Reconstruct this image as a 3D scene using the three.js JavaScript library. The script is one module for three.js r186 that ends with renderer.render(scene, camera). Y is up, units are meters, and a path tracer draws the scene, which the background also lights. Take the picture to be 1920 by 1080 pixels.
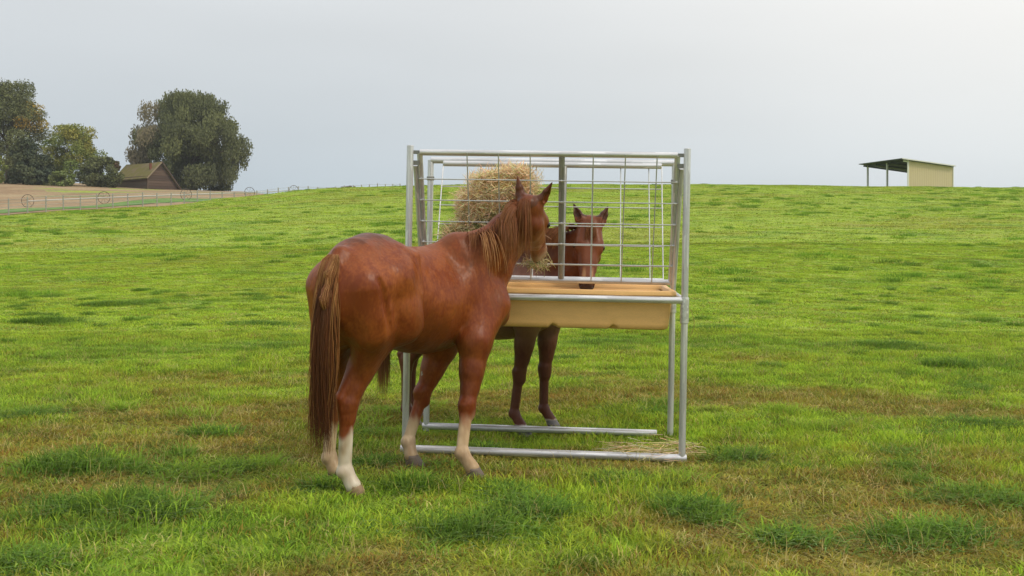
import * as THREE from 'three';
import { mergeGeometries } from 'three/addons/utils/BufferGeometryUtils.js';
import { ImprovedNoise } from 'three/addons/math/ImprovedNoise.js';

// ---------------------------------------------------------------- camera, sky, sun, exposure
const scene = new THREE.Scene();
const EYE = 1.45, F = 1950, HZ = 440;                       // eye height in metres; lens in pixels of a 1920 x 1080 frame
const camera = new THREE.PerspectiveCamera(2 * Math.atan(540 / F) * 180 / Math.PI, 16 / 9, 0.1, 3000);
camera.position.set(0, EYE, 0);
camera.lookAt(0, EYE, -10);
camera.setViewOffset(1920, 1080, 0, 540 - HZ, 1920, 1080);

const renderer = new THREE.WebGLRenderer({ antialias: true });
renderer.setSize(1024, 576);
renderer.toneMapping = THREE.LinearToneMapping;
renderer.toneMappingExposure = 1.0;
renderer.shadowMap.enabled = true;
renderer.shadowMap.type = THREE.PCFSoftShadowMap;

const sunDir = new THREE.Vector3(0.60, 0.72, 0.36).normalize();
const noiseGen = new ImprovedNoise();
const N3 = (x, y, z) => noiseGen.noise(x, y, z);
const clamp = (v, a, b) => Math.min(b, Math.max(a, v));
const lerp = (a, b, t) => a + (b - a) * t;
const sstep = (a, b, v) => { const t = clamp((v - a) / (b - a), 0, 1); return t * t * (3 - 2 * t); };
function rng(seed) { let a = seed >>> 0; return () => { a = (a + 0x6D2B79F5) | 0; let t = Math.imul(a ^ (a >>> 15), 1 | a); t = (t + Math.imul(t ^ (t >>> 7), 61 | t)) ^ t; return ((t ^ (t >>> 14)) >>> 0) / 4294967296; }; }
{ // an overcast sky: brighter overhead as a cloud layer is, bluish low down, thinner cloud round the hidden sun
  const W = 1024, H = 512, data = new Float32Array(W * H * 4), d = new THREE.Vector3();
  for (let j = 0; j < H; j++) for (let i = 0; i < W; i++) {
    const el = (j + 0.5) / H * Math.PI - Math.PI / 2, az = ((i + 0.5) / W - 0.5) * 2 * Math.PI;
    d.set(Math.cos(el) * Math.cos(az), Math.sin(el), Math.cos(el) * Math.sin(az));
    const s = Math.max(0, d.y);
    const k = s / (s + 0.14);
    const r = lerp(0.475, 0.59, k), g = lerp(0.58, 0.57, k), b = lerp(0.655, 0.555, k);
    const over = 1 + 1.25 * s;
    const n = N3(d.x * 2.2, d.y * 9, d.z * 2.2) * 0.6 + N3(d.x * 5 + 7, d.y * 24, d.z * 5) * 0.3 + N3(d.x * 11, d.y * 50, d.z * 11 + 3) * 0.12;
    const veil = 1 + n * 0.085;
    const c = Math.max(0, d.dot(sunDir)), c2 = Math.max(0, d.x * 0.56 + d.y * 0.34 - d.z * 0.755);
    const glow = 0.34 * Math.pow(c2, 7) + 0.35 * Math.pow(c, 6);
    const f = over * veil;
    const o = (j * W + i) * 4;
    data[o] = r * f + glow * 1.0; data[o + 1] = g * f + glow * 0.86; data[o + 2] = b * f + glow * 0.68; data[o + 3] = 1;
    if (d.y < 0) { data[o] = 0.16; data[o + 1] = 0.19; data[o + 2] = 0.08; if (d.y > -0.05) { data[o] = 0.475; data[o + 1] = 0.58; data[o + 2] = 0.655; } }
  }
  const tex = new THREE.DataTexture(data, W, H, THREE.RGBAFormat, THREE.FloatType);
  tex.mapping = THREE.EquirectangularReflectionMapping; tex.magFilter = THREE.LinearFilter; tex.minFilter = THREE.LinearFilter; tex.needsUpdate = true;
  scene.background = tex; scene.environment = tex;
}
const sun = new THREE.DirectionalLight(0xfff1dc, 1.5);
sun.position.copy(sunDir).multiplyScalar(40).add(new THREE.Vector3(0, 0, -8));
sun.target.position.set(0, 0, -8);
sun.castShadow = true; sun.shadow.radius = 22; sun.shadow.mapSize.set(2048, 2048);
Object.assign(sun.shadow.camera, { left: -60, right: 60, top: 60, bottom: -60, near: 1, far: 260 });
scene.add(sun, sun.target);

// ---------------------------------------------------------------- helpers
const V = (x, y, z) => new THREE.Vector3(x, y, z);
const P = (px, py, Z) => V((px - 960) / F * Z, EYE - (py - HZ) / F * Z, -Z);    // a surveyed bearing and depth -> world point
const taken = new Map();
function numbered(name) { const n = taken.get(name) ?? 0; taken.set(name, n + 1); return n ? `${name}_${String(n).padStart(3, '0')}` : name; }
function tag(o, label, category, group, kind) { o.name = numbered(o.name); Object.assign(o.userData, { label, category }); if (group) o.userData.group = group; if (kind) o.userData.kind = kind; return o; }
function mesh(name, geo, mat, parent = scene) { const m = new THREE.Mesh(geo, mat); m.name = name; m.castShadow = m.receiveShadow = true; parent.add(m); return m; }
function base(name, x, y, z, parent = scene) { const g = new THREE.Group(); g.name = name; g.position.set(x, y, z); parent.add(g); return g; }
function geoFrom(pos, idx, col, nor, uv) {
  const g = new THREE.BufferGeometry();
  g.setAttribute('position', new THREE.Float32BufferAttribute(pos, 3));
  if (col) g.setAttribute('color', new THREE.Float32BufferAttribute(col, 3));
  if (uv) g.setAttribute('uv', new THREE.Float32BufferAttribute(uv, 2));
  if (idx) g.setIndex(idx);
  if (nor) g.setAttribute('normal', new THREE.Float32BufferAttribute(nor, 3)); else g.computeVertexNormals();
  return g;
}
const std = (c, rough = 0.9, extra = {}) => { const m = new THREE.MeshStandardMaterial({ roughness: rough, ...extra }); if (Array.isArray(c)) m.color.setRGB(...c); return m; };
const vcol = (rough = 0.95, extra = {}) => new THREE.MeshStandardMaterial({ vertexColors: true, roughness: rough, side: THREE.DoubleSide, ...extra });
function pipe(a, b, r, seg = 14, caps = true) {            // a straight tube between two points, its ends slightly domed
  const d = b.clone().sub(a), L = d.length();
  const e = r * 0.12, pr = caps ? [[0.0001, 0], [r * 0.9, 0], [r, e], [r, L - e], [r * 0.9, L], [0.0001, L]] : [[r, 0], [r, L]];
  const g = new THREE.LatheGeometry(pr.map(([x, y]) => new THREE.Vector2(x, y)), seg);
  g.applyQuaternion(new THREE.Quaternion().setFromUnitVectors(V(0, 1, 0), d.normalize()));
  g.translate(a.x, a.y, a.z);
  return g;
}
function box(w, h, d, x = 0, y = 0, z = 0) { const g = new THREE.BoxGeometry(w, h, d); g.translate(x, y, z); return g; }

// ---------------------------------------------------------------- terrain: one height function
const COLS = [ // bearing, then depth and the height where the ground is seen
  [-150, [[12, 670], [16, 613], [25, 546], [40, 484], [60, 434], [76, 410], [85, 403], [110, 381], [150, 346], [190, 340], [300, 345], [700, 380]]],
  [0, [[12, 670], [16, 613], [25, 545], [40, 482], [60, 430], [76, 405], [85, 398], [110, 378], [150, 346], [190, 340], [300, 345], [700, 380]]],
  [150, [[12, 670], [16, 613], [25, 543], [40, 478], [60, 425], [80, 396], [88, 393], [104, 381], [150, 352], [190, 345], [300, 348], [700, 380]]],
  [300, [[12, 670], [16, 612], [25, 540], [40, 474], [60, 420], [80, 391], [88, 387.5], [93, 387], [104, 374], [150, 358], [180, 355], [300, 356], [700, 385]]],
  [450, [[12, 669], [16, 611], [25, 538], [40, 468], [60, 410], [80, 376], [88, 371], [99, 384], [113, 372], [150, 361], [175, 359.5], [220, 362], [300, 370], [700, 395]]],
  [600, [[12, 669], [16, 611], [25, 536], [40, 464], [60, 404], [80, 366], [92, 356], [111, 372], [125, 369], [200, 385], [300, 400], [700, 420]]],
  [760, [[12, 669], [16, 610], [25, 535], [40, 462], [60, 402], [80, 362], [93, 349], [126, 364], [200, 385], [300, 400], [700, 425]]],
  [960, [[12, 669], [16, 610], [25, 535], [40, 462], [60, 402], [80, 361], [95, 346], [126, 362], [200, 385], [300, 400], [700, 425]]],
  [1400, [[12, 669], [16, 610], [25, 535], [40, 462], [60, 403], [80, 362], [95, 347], [126, 356], [200, 385], [300, 400], [700, 425]]],
  [1700, [[12, 669], [16, 610], [25, 535], [40, 463], [60, 405], [80, 365], [95, 351], [107, 353], [126, 358], [200, 385], [300, 400], [700, 425]]],
  [1920, [[12, 669], [16, 610], [25, 536], [40, 464], [60, 406], [80, 367], [95, 353], [126, 360], [200, 385], [300, 400], [700, 425]]],
].map(([px, pts]) => {
  const zs = [0, 6, 10, ...pts.map((p) => p[0])], hs = [0, 0, 0, ...pts.map(([Z, y]) => EYE + (HZ - y) / F * Z)];
  const n = zs.length, dl = [], m = [];
  for (let i = 0; i < n - 1; i++) dl[i] = (hs[i + 1] - hs[i]) / (zs[i + 1] - zs[i]);
  m[0] = dl[0]; m[n - 1] = dl[n - 2];
  for (let i = 1; i < n - 1; i++) m[i] = dl[i - 1] * dl[i] <= 0 ? 0 : 2 * dl[i - 1] * dl[i] / (dl[i - 1] + dl[i]);
  return { u: (px - 960) / F, zs, hs, m };
});
function colH(c, Z) {
  const { zs, hs, m } = c; if (Z <= 0) return 0; if (Z >= zs[zs.length - 1]) return hs[hs.length - 1];
  let i = 0; while (Z > zs[i + 1]) i++;
  const h = zs[i + 1] - zs[i], t = (Z - zs[i]) / h, t2 = t * t, t3 = t2 * t;
  return (2 * t3 - 3 * t2 + 1) * hs[i] + (t3 - 2 * t2 + t) * h * m[i] + (-2 * t3 + 3 * t2) * hs[i + 1] + (t3 - t2) * h * m[i + 1];
}
function groundH(x, Z) {
  const u = clamp(x / Math.max(Z, 12), COLS[0].u, COLS[COLS.length - 1].u - 1e-6);
  let i = 0; while (i < COLS.length - 2 && u > COLS[i + 1].u) i++;
  let t = clamp((u - COLS[i].u) / (COLS[i + 1].u - COLS[i].u), 0, 1); t = lerp(t, t * t * (3 - 2 * t), 0.5);
  const h = lerp(colH(COLS[i], Z), colH(COLS[i + 1], Z), t);
  const far = sstep(9, 35, Z);
  return h - 0.075 * Math.exp(-((x - 0.3) ** 2) / 2.2 - ((Z - 7.5) ** 2) / 1.0) + N3(x * 0.55, Z * 0.55, 3.1) * lerp(0.022, 0.05, far) + N3(x * 0.13, Z * 0.13, 8.7) * 0.10 * far + N3(x * 1.7, Z * 1.7, 1.2) * 0.012;
}
const G = (x, Z) => V(x, groundH(x, Z), -Z);

// colours of the sward (linear base colours)
const mixc = (a, b, t) => [lerp(a[0], b[0], t), lerp(a[1], b[1], t), lerp(a[2], b[2], t)];
const LIME = [0.405, 0.555, 0.046], GREEN = [0.235, 0.400, 0.038], OLIVE = [0.400, 0.415, 0.050], BROWN = [0.330, 0.210, 0.050], STRAW = [0.58, 0.47, 0.21], DEEP = [0.090, 0.180, 0.030];
function brownness(x, Z) { // trampled, browned-off turf in patches round the feeder
  const wear = Math.max(1 - sstep(3.2, 6.5, Math.hypot((x - 0.1) * 0.85, Z - 7.2)), 0.85 * (1 - sstep(6.5, 11.5, Z)));
  const n = N3(x * 0.42, Z * 0.8, 21.3) + 0.55 * N3(x * 1.25, Z * 2.1, 4.4) + 0.3 * N3(x * 4, Z * 5, 9.9);
  return clamp(sstep(-0.10, 0.55, n + (wear - 0.75) * 0.8) * wear + 0.22 * sstep(0.25, 0.6, n) * (1 - wear), 0, 1);
}
function swardCol(x, Z) {
  const n = 0.5 + 0.9 * N3(x * 0.3, Z * 0.5, 11) + 0.4 * N3(x * 1.1, Z * 1.6, 5);
  let c = mixc(LIME, GREEN, 0.85 * sstep(0.45, 1.1, n));
  c = mixc(c, OLIVE, 0.55 * sstep(0.0, 0.5, N3(x * 0.11 + 4, Z * 0.2, 2.2)));
  return mixc(c, BROWN, 0.70 * brownness(x, Z));
}
function sheet(rows, width, colour, lift, sub) {
  const pos = [], col = [], idx = [], uv = [], W = sub;
  rows.forEach((Z) => { for (let i = 0; i <= W; i++) { const [x0, x1, wide] = width(Z), s = i / W * 2 - 1, q = Math.abs(s), x = wide ? Math.sign(s) * (q < 0.88 ? q / 0.88 * x1 : lerp(x1, wide, ((q - 0.88) / 0.12) ** 2)) : lerp(x0, x1, (s + 1) / 2); const h = groundH(x, Z) + lift; pos.push(x, h, -Z); col.push(...colour(x, Z)); uv.push(x, Z); } });
  for (let j = 0; j < rows.length - 1; j++) for (let i = 0; i < W; i++) { const a = j * (W + 1) + i, b = a + 1, c = a + W + 1, d = c + 1; idx.push(a, b, c, b, d, c); }
  return geoFrom(pos, idx, col, null, uv);
}
function grainTexture(seed, size, lo, hi) {    // fine mottling shared by the ground sheets: tiling value noise at several scales
  const data = new Uint8Array(size * size * 4), r = rng(seed), acc = new Float32Array(size * size);
  for (const [cells, amp] of [[8, 0.22], [24, 0.25], [64, 0.28], [256, 0.35]]) {
    const lat = Float32Array.from({ length: cells * cells }, () => r() - 0.5), k = cells / size;
    for (let j = 0; j < size; j++) for (let i = 0; i < size; i++) {
      const x = i * k, y = j * k, x0 = Math.floor(x), y0 = Math.floor(y), x1 = (x0 + 1) % cells, y1 = (y0 + 1) % cells; let fx = x - x0, fy = y - y0; fx *= fx * (3 - 2 * fx); fy *= fy * (3 - 2 * fy);
      acc[j * size + i] += amp * 1.6 * lerp(lerp(lat[y0 * cells + x0], lat[y0 * cells + x1], fx), lerp(lat[y1 * cells + x0], lat[y1 * cells + x1], fx), fy);
    }
  }
  for (let k = 0; k < size * size; k++) { const v = clamp(0.5 + acc[k], 0, 1); for (let c = 0; c < 3; c++) data[k * 4 + c] = 255 * lerp(lo[c], hi[c], v); data[k * 4 + 3] = 255; }
  const t = new THREE.DataTexture(data, size, size); t.wrapS = t.wrapT = THREE.RepeatWrapping; t.magFilter = THREE.LinearFilter; t.colorSpace = THREE.SRGBColorSpace; t.needsUpdate = true; return t;
}
const turfTex = grainTexture(5, 512, [0.62, 0.62, 0.55], [1, 1, 1]); turfTex.repeat.set(0.45, 0.45);
{
  const rows = []; for (let Z = -400; Z < -8; Z *= 0.7) rows.push(Z); rows.push(-5, -2.5, -1); for (let Z = 0; Z < 16; Z += 0.16) rows.push(Z); for (let Z = 16; Z < 130; Z *= 1.0095) rows.push(Z); for (let Z = 130; Z < 760; Z *= 1.05) rows.push(Z);
  const g = sheet(rows, (Z) => { const w = 8 + 0.62 * Math.max(0, Z) + (Z > 125 ? (Z - 125) * 2 : 0) ; return [-w, w, w + 520]; }, swardCol, 0, 260);
  const m = mesh('pasture', g, vcol(1, { map: turfTex })); tag(m, 'green pasture rising gently to a smooth hill crest', 'ground', null, 'structure');
}
// the field beyond the fence: fence line x = -75 + 0.49 Z
const fenceX = (Z) => -75 + 0.49 * Z;
const stubbleTex = grainTexture(9, 512, [0.70, 0.67, 0.62], [1, 1, 1]); stubbleTex.repeat.set(0.3, 0.3);
const STUB = [0.42, 0.30, 0.17], STUB2 = [0.33, 0.225, 0.12], STRIP = [0.12, 0.30, 0.06], PALE = [0.50, 0.41, 0.25];
{
  const rows = []; for (let Z = 62; Z < 260; Z *= 1.008) rows.push(Z);
  const g = sheet(rows, (Z) => [-0.75 * Z - 10, Math.min(fenceX(Z) - 0.4, -18)], (x, Z) => {
    const d = (fenceX(Z) - x) * 0.898, n = N3(x * 0.2, Z * 0.2, 6) + 0.6 * N3(x * 0.8, Z * 0.8, 2);
    let c = mixc(STUB, STUB2, sstep(-0.3, 0.5, n));
    c = mixc(c, PALE, 0.6 * sstep(0.1, 0.5, N3(x * 0.06, Z * 0.25, 14)));
    return mixc(c, STRIP, 0.55 * sstep(0.25, 0.5, N3(x * 0.05 + 3, Z * 0.3, 1)) * sstep(20, 30, d));
  }, 0.035, 120);
  const m = mesh('stubble_field', g, vcol(1, { map: stubbleTex })); tag(m, 'tan stubble field climbing behind the far fence', 'ground', null, 'structure');
  const pos = [], col = [], idx = [], uv = []; let k = 0;
  for (let Z = 62; Z <= 128; Z += 0.7, k++) for (let i = 0; i <= 6; i++) {
    const wob = 0.35 * N3(Z * 0.25, 0, i > 3 ? 5 : 1), d = 6.4 + wob + i / 6 * lerp(6.8, 4.4, (Z - 62) / 66), x = fenceX(Z) - d;
    pos.push(x, groundH(x, Z) + 0.075, -Z); uv.push(x, Z); col.push(...mixc(STRIP, LIME, 0.15 + 0.5 * N3(x * 0.7, Z * 0.7, 9)));
    if (k && i) { const a = k * 7 + i; idx.push(a - 8, a - 7, a - 1, a - 7, a, a - 1); }
  }
  const s = mesh('crop_strip', geoFrom(pos, idx, col, null, uv), vcol(1, { map: turfTex })); tag(s, 'narrow bright green watered strip across the stubble', 'ground', null, 'structure');
}
// ---------------------------------------------------------------- the galvanised hay feeder
const galvTex = (() => { // spangle and grime of hot-dip zinc
  const S = 256, d = new Uint8Array(S * S * 4), r = rng(77), pts = Array.from({ length: 150 }, () => [r() * S, r() * S, r()]);
  for (let j = 0; j < S; j++) for (let i = 0; i < S; i++) {
    let best = 1e9, v = 0; for (const [x, y, w] of pts) { let dx = Math.abs(x - i), dy = Math.abs(y - j); dx = Math.min(dx, S - dx); dy = Math.min(dy, S - dy); const q = dx * dx + dy * dy; if (q < best) { best = q; v = w; } }
    const o = (j * S + i) * 4, g = 196 + v * 44 + (r() - 0.5) * 26 - 40 * Math.max(0, N3(i * 0.035, j * 0.012, 5) - 0.15); d[o] = d[o + 1] = g; d[o + 2] = g + 3; d[o + 3] = 255;
  }
  const t = new THREE.DataTexture(d, S, S); t.wrapS = t.wrapT = THREE.RepeatWrapping; t.magFilter = THREE.LinearFilter; t.colorSpace = THREE.SRGBColorSpace; t.repeat.set(1, 4); t.needsUpdate = true; return t;
})();
const zinc = std([0.86, 0.87, 0.87], 0.32, { metalness: 0.5, map: galvTex });
const zincDull = std([0.42, 0.42, 0.39], 0.6, { metalness: 0.6, map: galvTex });
const wireMat = std([0.52, 0.54, 0.54], 0.5, { metalness: 0.6 });
const boltMat = std([0.22, 0.22, 0.21], 0.5, { metalness: 0.8 });
const HW = 0.915, HD = 0.465, RAIL_Y = 1.035;
const feeder = base('hay_feeder', 0.232, 0.0, -7.335);
feeder.rotation.set(0, THREE.MathUtils.degToRad(-4), THREE.MathUtils.degToRad(-1.0), 'YXZ');
tag(feeder, 'galvanised pipe hay feeder with wire rack above a tan trough', 'hay feeder');
feeder.updateMatrixWorld(true);
{
  const R = 0.0225, T = feeder;
  for (const sx of [-1, 1]) {                               // front posts run through to the top, back ones turn into the rear top rail
    const x = sx * HW;
    const po = mesh('post', pipe(V(x, -0.03, HD), V(x, 2.03, HD), R, 18), zinc, T);
    mesh('sleeve', pipe(V(x, 0.885, HD), V(x, 1.055, HD), 0.0285, 18), zinc, po);
    mesh('bracket', box(0.05, 0.03, 0.012, x - sx * 0.035, 1.915, HD - 0.01), boltMat, po);
    mesh('bracket', box(0.05, 0.024, 0.012, x - sx * 0.035, 1.985, HD - 0.006), boltMat, po);
    const pb = mesh('post', pipe(V(x, -0.05, -HD), V(x, 2.0, -HD), R, 18), zinc, T);
    mesh('sleeve', pipe(V(x, 0.885, -HD), V(x, 1.045, -HD), 0.0285, 18), zinc, pb);
    mesh('clamp', pipe(V(x, 1.845, -HD), V(x, 1.875, -HD), 0.029, 14), zincDull, pb);
    mesh('side_rail', pipe(V(x, RAIL_Y - 0.004, -HD), V(x, RAIL_Y - 0.004, HD), 0.021), zinc, T);
    mesh('brace', pipe(V(x - sx * 0.03, 1.90, HD - 0.05), V(x - sx * 0.045, 1.06, 0.10), 0.0165), zinc, T);
  }
  mesh('top_rail', pipe(V(-HW, 1.997, -HD), V(HW, 1.997, -HD), 0.024), zinc, T);
  mesh('trough_rail', pipe(V(-HW, RAIL_Y, HD + 0.002), V(HW, RAIL_Y, HD + 0.002), 0.0225), zinc, T);
  mesh('trough_rail', pipe(V(-HW, RAIL_Y, -HD), V(HW, RAIL_Y, -HD), 0.0225), zinc, T);
  mesh('skid_rail', pipe(V(-HW - 0.03, 0.008, HD), V(HW + 0.03, 0.002, HD), 0.026), zinc, T);
  mesh('skid_rail', pipe(V(-HW - 0.03, -0.012, -HD), V(HW - 0.1, -0.014, -HD), 0.025), zinc, T);
  const panel = (zt, zb, inset, ytop, front) => {           // one sloping rack panel: frame, middle bar, then each wire
    const w = HW - inset, yb = 1.135, at = (x, y) => V(x, y, lerp(zb, zt, (y - yb) / (ytop - yb)));
    const fr = mesh('rack_panel', mergeGeometries([pipe(at(-w, ytop), at(w, ytop), 0.021), pipe(at(-w, yb), at(w, yb), 0.02), ...(front ? [-w, w].map((x) => pipe(at(x, yb), at(x, ytop), 0.019)) : [-w, w].map((x) => pipe(at(x, yb), at(x, ytop), 0.0045, 7)))]), zinc, T);
    mesh('middle_bar', pipe(at(0.095, yb + 0.015), at(0.095, ytop - 0.015), 0.0205), zincDull, fr);
    const off = front ? 0.022 : -0.022, o = (v) => { v.z += off; return v; };
    const r = rng(front ? 3 : 4), j = () => (r() - 0.5) * 0.005;
    for (let k = -3; k <= 4; k++) { const x = 0.095 + k * 0.209; if (k === 0 || Math.abs(x) > w - 0.03) continue; mesh('wire', pipe(o(at(x + j(), yb)), o(at(x + j(), ytop)), 0.0042, 7), wireMat, fr); }
    for (let k = 1; k <= 5; k++) { const y = ytop - 0.035 - k * 0.1405; mesh('wire', pipe(o(at(-w - 0.012, y + j())), o(at(w + 0.012, y + j())), 0.0042, 7).translate(0, 0, front ? 0.0075 : -0.0075), wireMat, fr); }
    if (front) { const bg = new THREE.SphereGeometry(0.009, 8, 6); bg.scale(1.3, 0.8, 0.8); for (let k = 1; k <= 5; k++) for (const x of [-w, 0.095, w]) { const b = mesh('weld_bead', bg, zinc, fr); b.position.copy(at(x, ytop - 0.035 - k * 0.1405)); b.position.z += 0.027; } }
  };
  panel(HD - 0.015, 0.095, 0.062, 1.985, true);
  panel(-HD + 0.03, -0.09, 0.10, 1.972, false);
  const tw = mesh('twine', new THREE.TubeGeometry(new THREE.CatmullRomCurve3([V(HW + 0.02, 1.0, HD), V(HW + 0.045, 0.96, HD + 0.02), V(HW + 0.062, 0.88, HD + 0.02), V(HW + 0.04, 0.80, HD + 0.015)]), 20, 0.0022, 5), std([0.30, 0.26, 0.05], 0.8), T);
}
// ---------------------------------------------------------------- the moulded plastic trough lying in the feeder's pipe frame
{
  const tr = base('feed_trough', 0, 0, 0); tr.position.copy(feeder.position); tr.rotation.copy(feeder.rotation);
  tag(tr, 'long tan plastic trough resting in the feeder frame under the rack', 'trough');
  // tan plastic, a little scuffed
  const S = 256, d = new Uint8Array(S * S * 4), r = rng(8);
  for (let j = 0; j < S; j++) for (let i = 0; i < S; i++) { const n = N3(i * 0.03, j * 0.05, 2) * 7 + N3(i * 0.2, j * 0.2, 7) * 6 + (r() - 0.5) * 10, o = (j * S + i) * 4; d[o] = Math.min(255, 244 + n); d[o + 1] = Math.min(255, 243 + n); d[o + 2] = Math.min(255, 240 + n); d[o + 3] = 255; }
  const tx = new THREE.DataTexture(d, S, S); tx.wrapS = tx.wrapT = THREE.RepeatWrapping; tx.magFilter = THREE.LinearFilter; tx.colorSpace = THREE.SRGBColorSpace; tx.needsUpdate = true;
  const tan = std([0.82, 0.50, 0.195], 0.45, { map: tx, side: THREE.DoubleSide });
  const W = HW - 0.05, D = HD - 0.045, ring = (y, w, dd, rad) => { const out = []; for (const [cx, cz, a0] of [[w - rad, dd - rad, 0], [-(w - rad), dd - rad, 1], [-(w - rad), -(dd - rad), 2], [w - rad, -(dd - rad), 3]]) for (let i = 0; i <= 5; i++) { const a = (a0 + i / 5) * Math.PI / 2; out.push([cx + Math.cos(a) * rad, y, cz + Math.sin(a) * rad]); } return out; };
  const loft = (rings) => { const pos = [], idx = [], uv = [], n = rings[0].length; rings.forEach((rg, k) => rg.forEach((p, i) => { pos.push(...p); uv.push((p[0] + p[2]) * 1.2, p[1] * 3 + k * 0.02); })); for (let k = 0; k < rings.length - 1; k++) for (let i = 0; i < n; i++) { const a = k * n + i, b = k * n + (i + 1) % n; idx.push(a, a + n, b, b, a + n, b + n); } return [pos, idx, uv]; };
  // split each long side finely so that the moulded grooves can be pressed in
  const fine = (y, w, dd, rad) => { const rg = ring(y, w, dd, rad), out = []; rg.forEach((p, i) => { const q = rg[(i + 1) % rg.length], L = Math.hypot(p[0] - q[0], p[2] - q[2]), n = L > 1 ? 230 : L > 0.3 ? 40 : 1; for (let k = 0; k < n; k++) out.push([lerp(p[0], q[0], k / n), y, lerp(p[2], q[2], k / n)]); }); return out; };
  const groove = (p, amt) => { let e = 0; for (const gx of [-0.72, -0.33, 0.055, 0.452]) e = Math.max(e, 1 - Math.abs(p[0] - gx) / 0.034); e = clamp(e, 0, 1); return [p[0], p[1] + e * 0.032 * amt, p[2] * (1 - e * 0.05 * amt)]; };
  const sag = (p) => [p[0], p[1] + 0.004 * N3(p[0] * 3, p[2] * 3, 1), p[2]];
  const ys = [1.058, 1.03, 0.98, 0.92, 0.87, 0.842, 0.832], outer = ys.map((y, k) => fine(y, W - 0.02 - 0.035 * k / 6 - (k === 6 ? 0.012 : 0), D + 0.008 - 0.014 * k / 6 - (k === 6 ? 0.02 : 0), 0.05).map((p) => groove(p, clamp((k - 4) / 2, 0, 1))));
  const [p1, i1, u1] = loft(outer); { const n = outer[0].length, b = p1.length / 3, last = outer[6]; p1.push(0, 0.832, 0); u1.push(0, 0); for (let i = 0; i < n; i++) i1.push(6 * n + i, b, 6 * n + (i + 1) % n); }
  mesh('trough_shell', geoFrom(p1, i1, null, null, u1), tan, tr);
  const inn = [[1.062, 0.012], [1.03, 0.03], [0.95, 0.045], [0.886, 0.06], [0.876, 0.085]].map(([y, e]) => fine(y, W - 0.05 - e, D - 0.03 - e, 0.06));
  const [p2, i2, u2] = loft(inn); { const n = inn[0].length, b = p2.length / 3; p2.push(0, 0.876, 0); u2.push(0, 0); for (let i = 0; i < n; i++) i2.push(4 * n + i, b, 4 * n + (i + 1) % n); }
  mesh('trough_basin', geoFrom(p2, i2, null, null, u2), tan, tr);
  const lipS = [[1.062, 0.045], [1.086, 0.038], [1.092, 0.028], [1.0915, 0.005], [1.088, 0.0], [1.064, -0.004], [1.0585, 0.002], [1.0585, 0.03]].map(([y, e]) => fine(y, W - e, D + 0.028 - e, 0.06).map(sag));
  const [p3, i3, u3] = loft(lipS); mesh('trough_rim', geoFrom(p3, i3, null, null, u3), tan, tr);
}
// ---------------------------------------------------------------- hay in the rack
function strands(count, seed, place, colour, rad) {         // loose stalks: thin bent three-sided straws
  const r = rng(seed), pos = [], col = [], idx = [];
  for (let k = 0; k < count; k++) {
    const s = place(r, k); if (!s) continue;
    const { p, d, L, bend } = s, w = (s.w ?? rad) * lerp(0.6, 1.3, r()), c = colour(r, p), side = V(0, 1, 0).cross(d); if (side.lengthSq() < 1e-4) side.set(1, 0, 0); side.normalize(); const up = d.clone().cross(side).normalize();
    const n = 3, b0 = pos.length / 3;
    for (let i = 0; i <= n; i++) { const t = i / n, q = p.clone().addScaledVector(d, (t - 0.5) * L).addScaledVector(bend, (t - 0.5) * (t - 0.5) * 4 - 0.33); for (const a of [0, 2.094, 4.189]) { const ww = w * (i === n ? 0.4 : 1); pos.push(q.x + (side.x * Math.cos(a) + up.x * Math.sin(a)) * ww, q.y + (side.y * Math.cos(a) + up.y * Math.sin(a)) * ww, q.z + (side.z * Math.cos(a) + up.z * Math.sin(a)) * ww); col.push(...c); } }
    for (let i = 0; i < n; i++) for (let j = 0; j < 3; j++) { const a = b0 + i * 3 + j, b = b0 + i * 3 + (j + 1) % 3; idx.push(a, b, a + 3, b, b + 3, a + 3); }
  }
  return geoFrom(pos, idx, col);
}
const hayCol = (r, green = 0) => { const t = r(); let c = mixc([0.98, 0.80, 0.49], [0.78, 0.57, 0.30], t); if (r() < 0.15) c = [0.95, 0.80, 0.52]; if (r() < green) c = mixc([0.22, 0.24, 0.07], [0.42, 0.36, 0.14], r()); return c.map((v) => v * lerp(0.75, 1.1, r())); };
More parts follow.
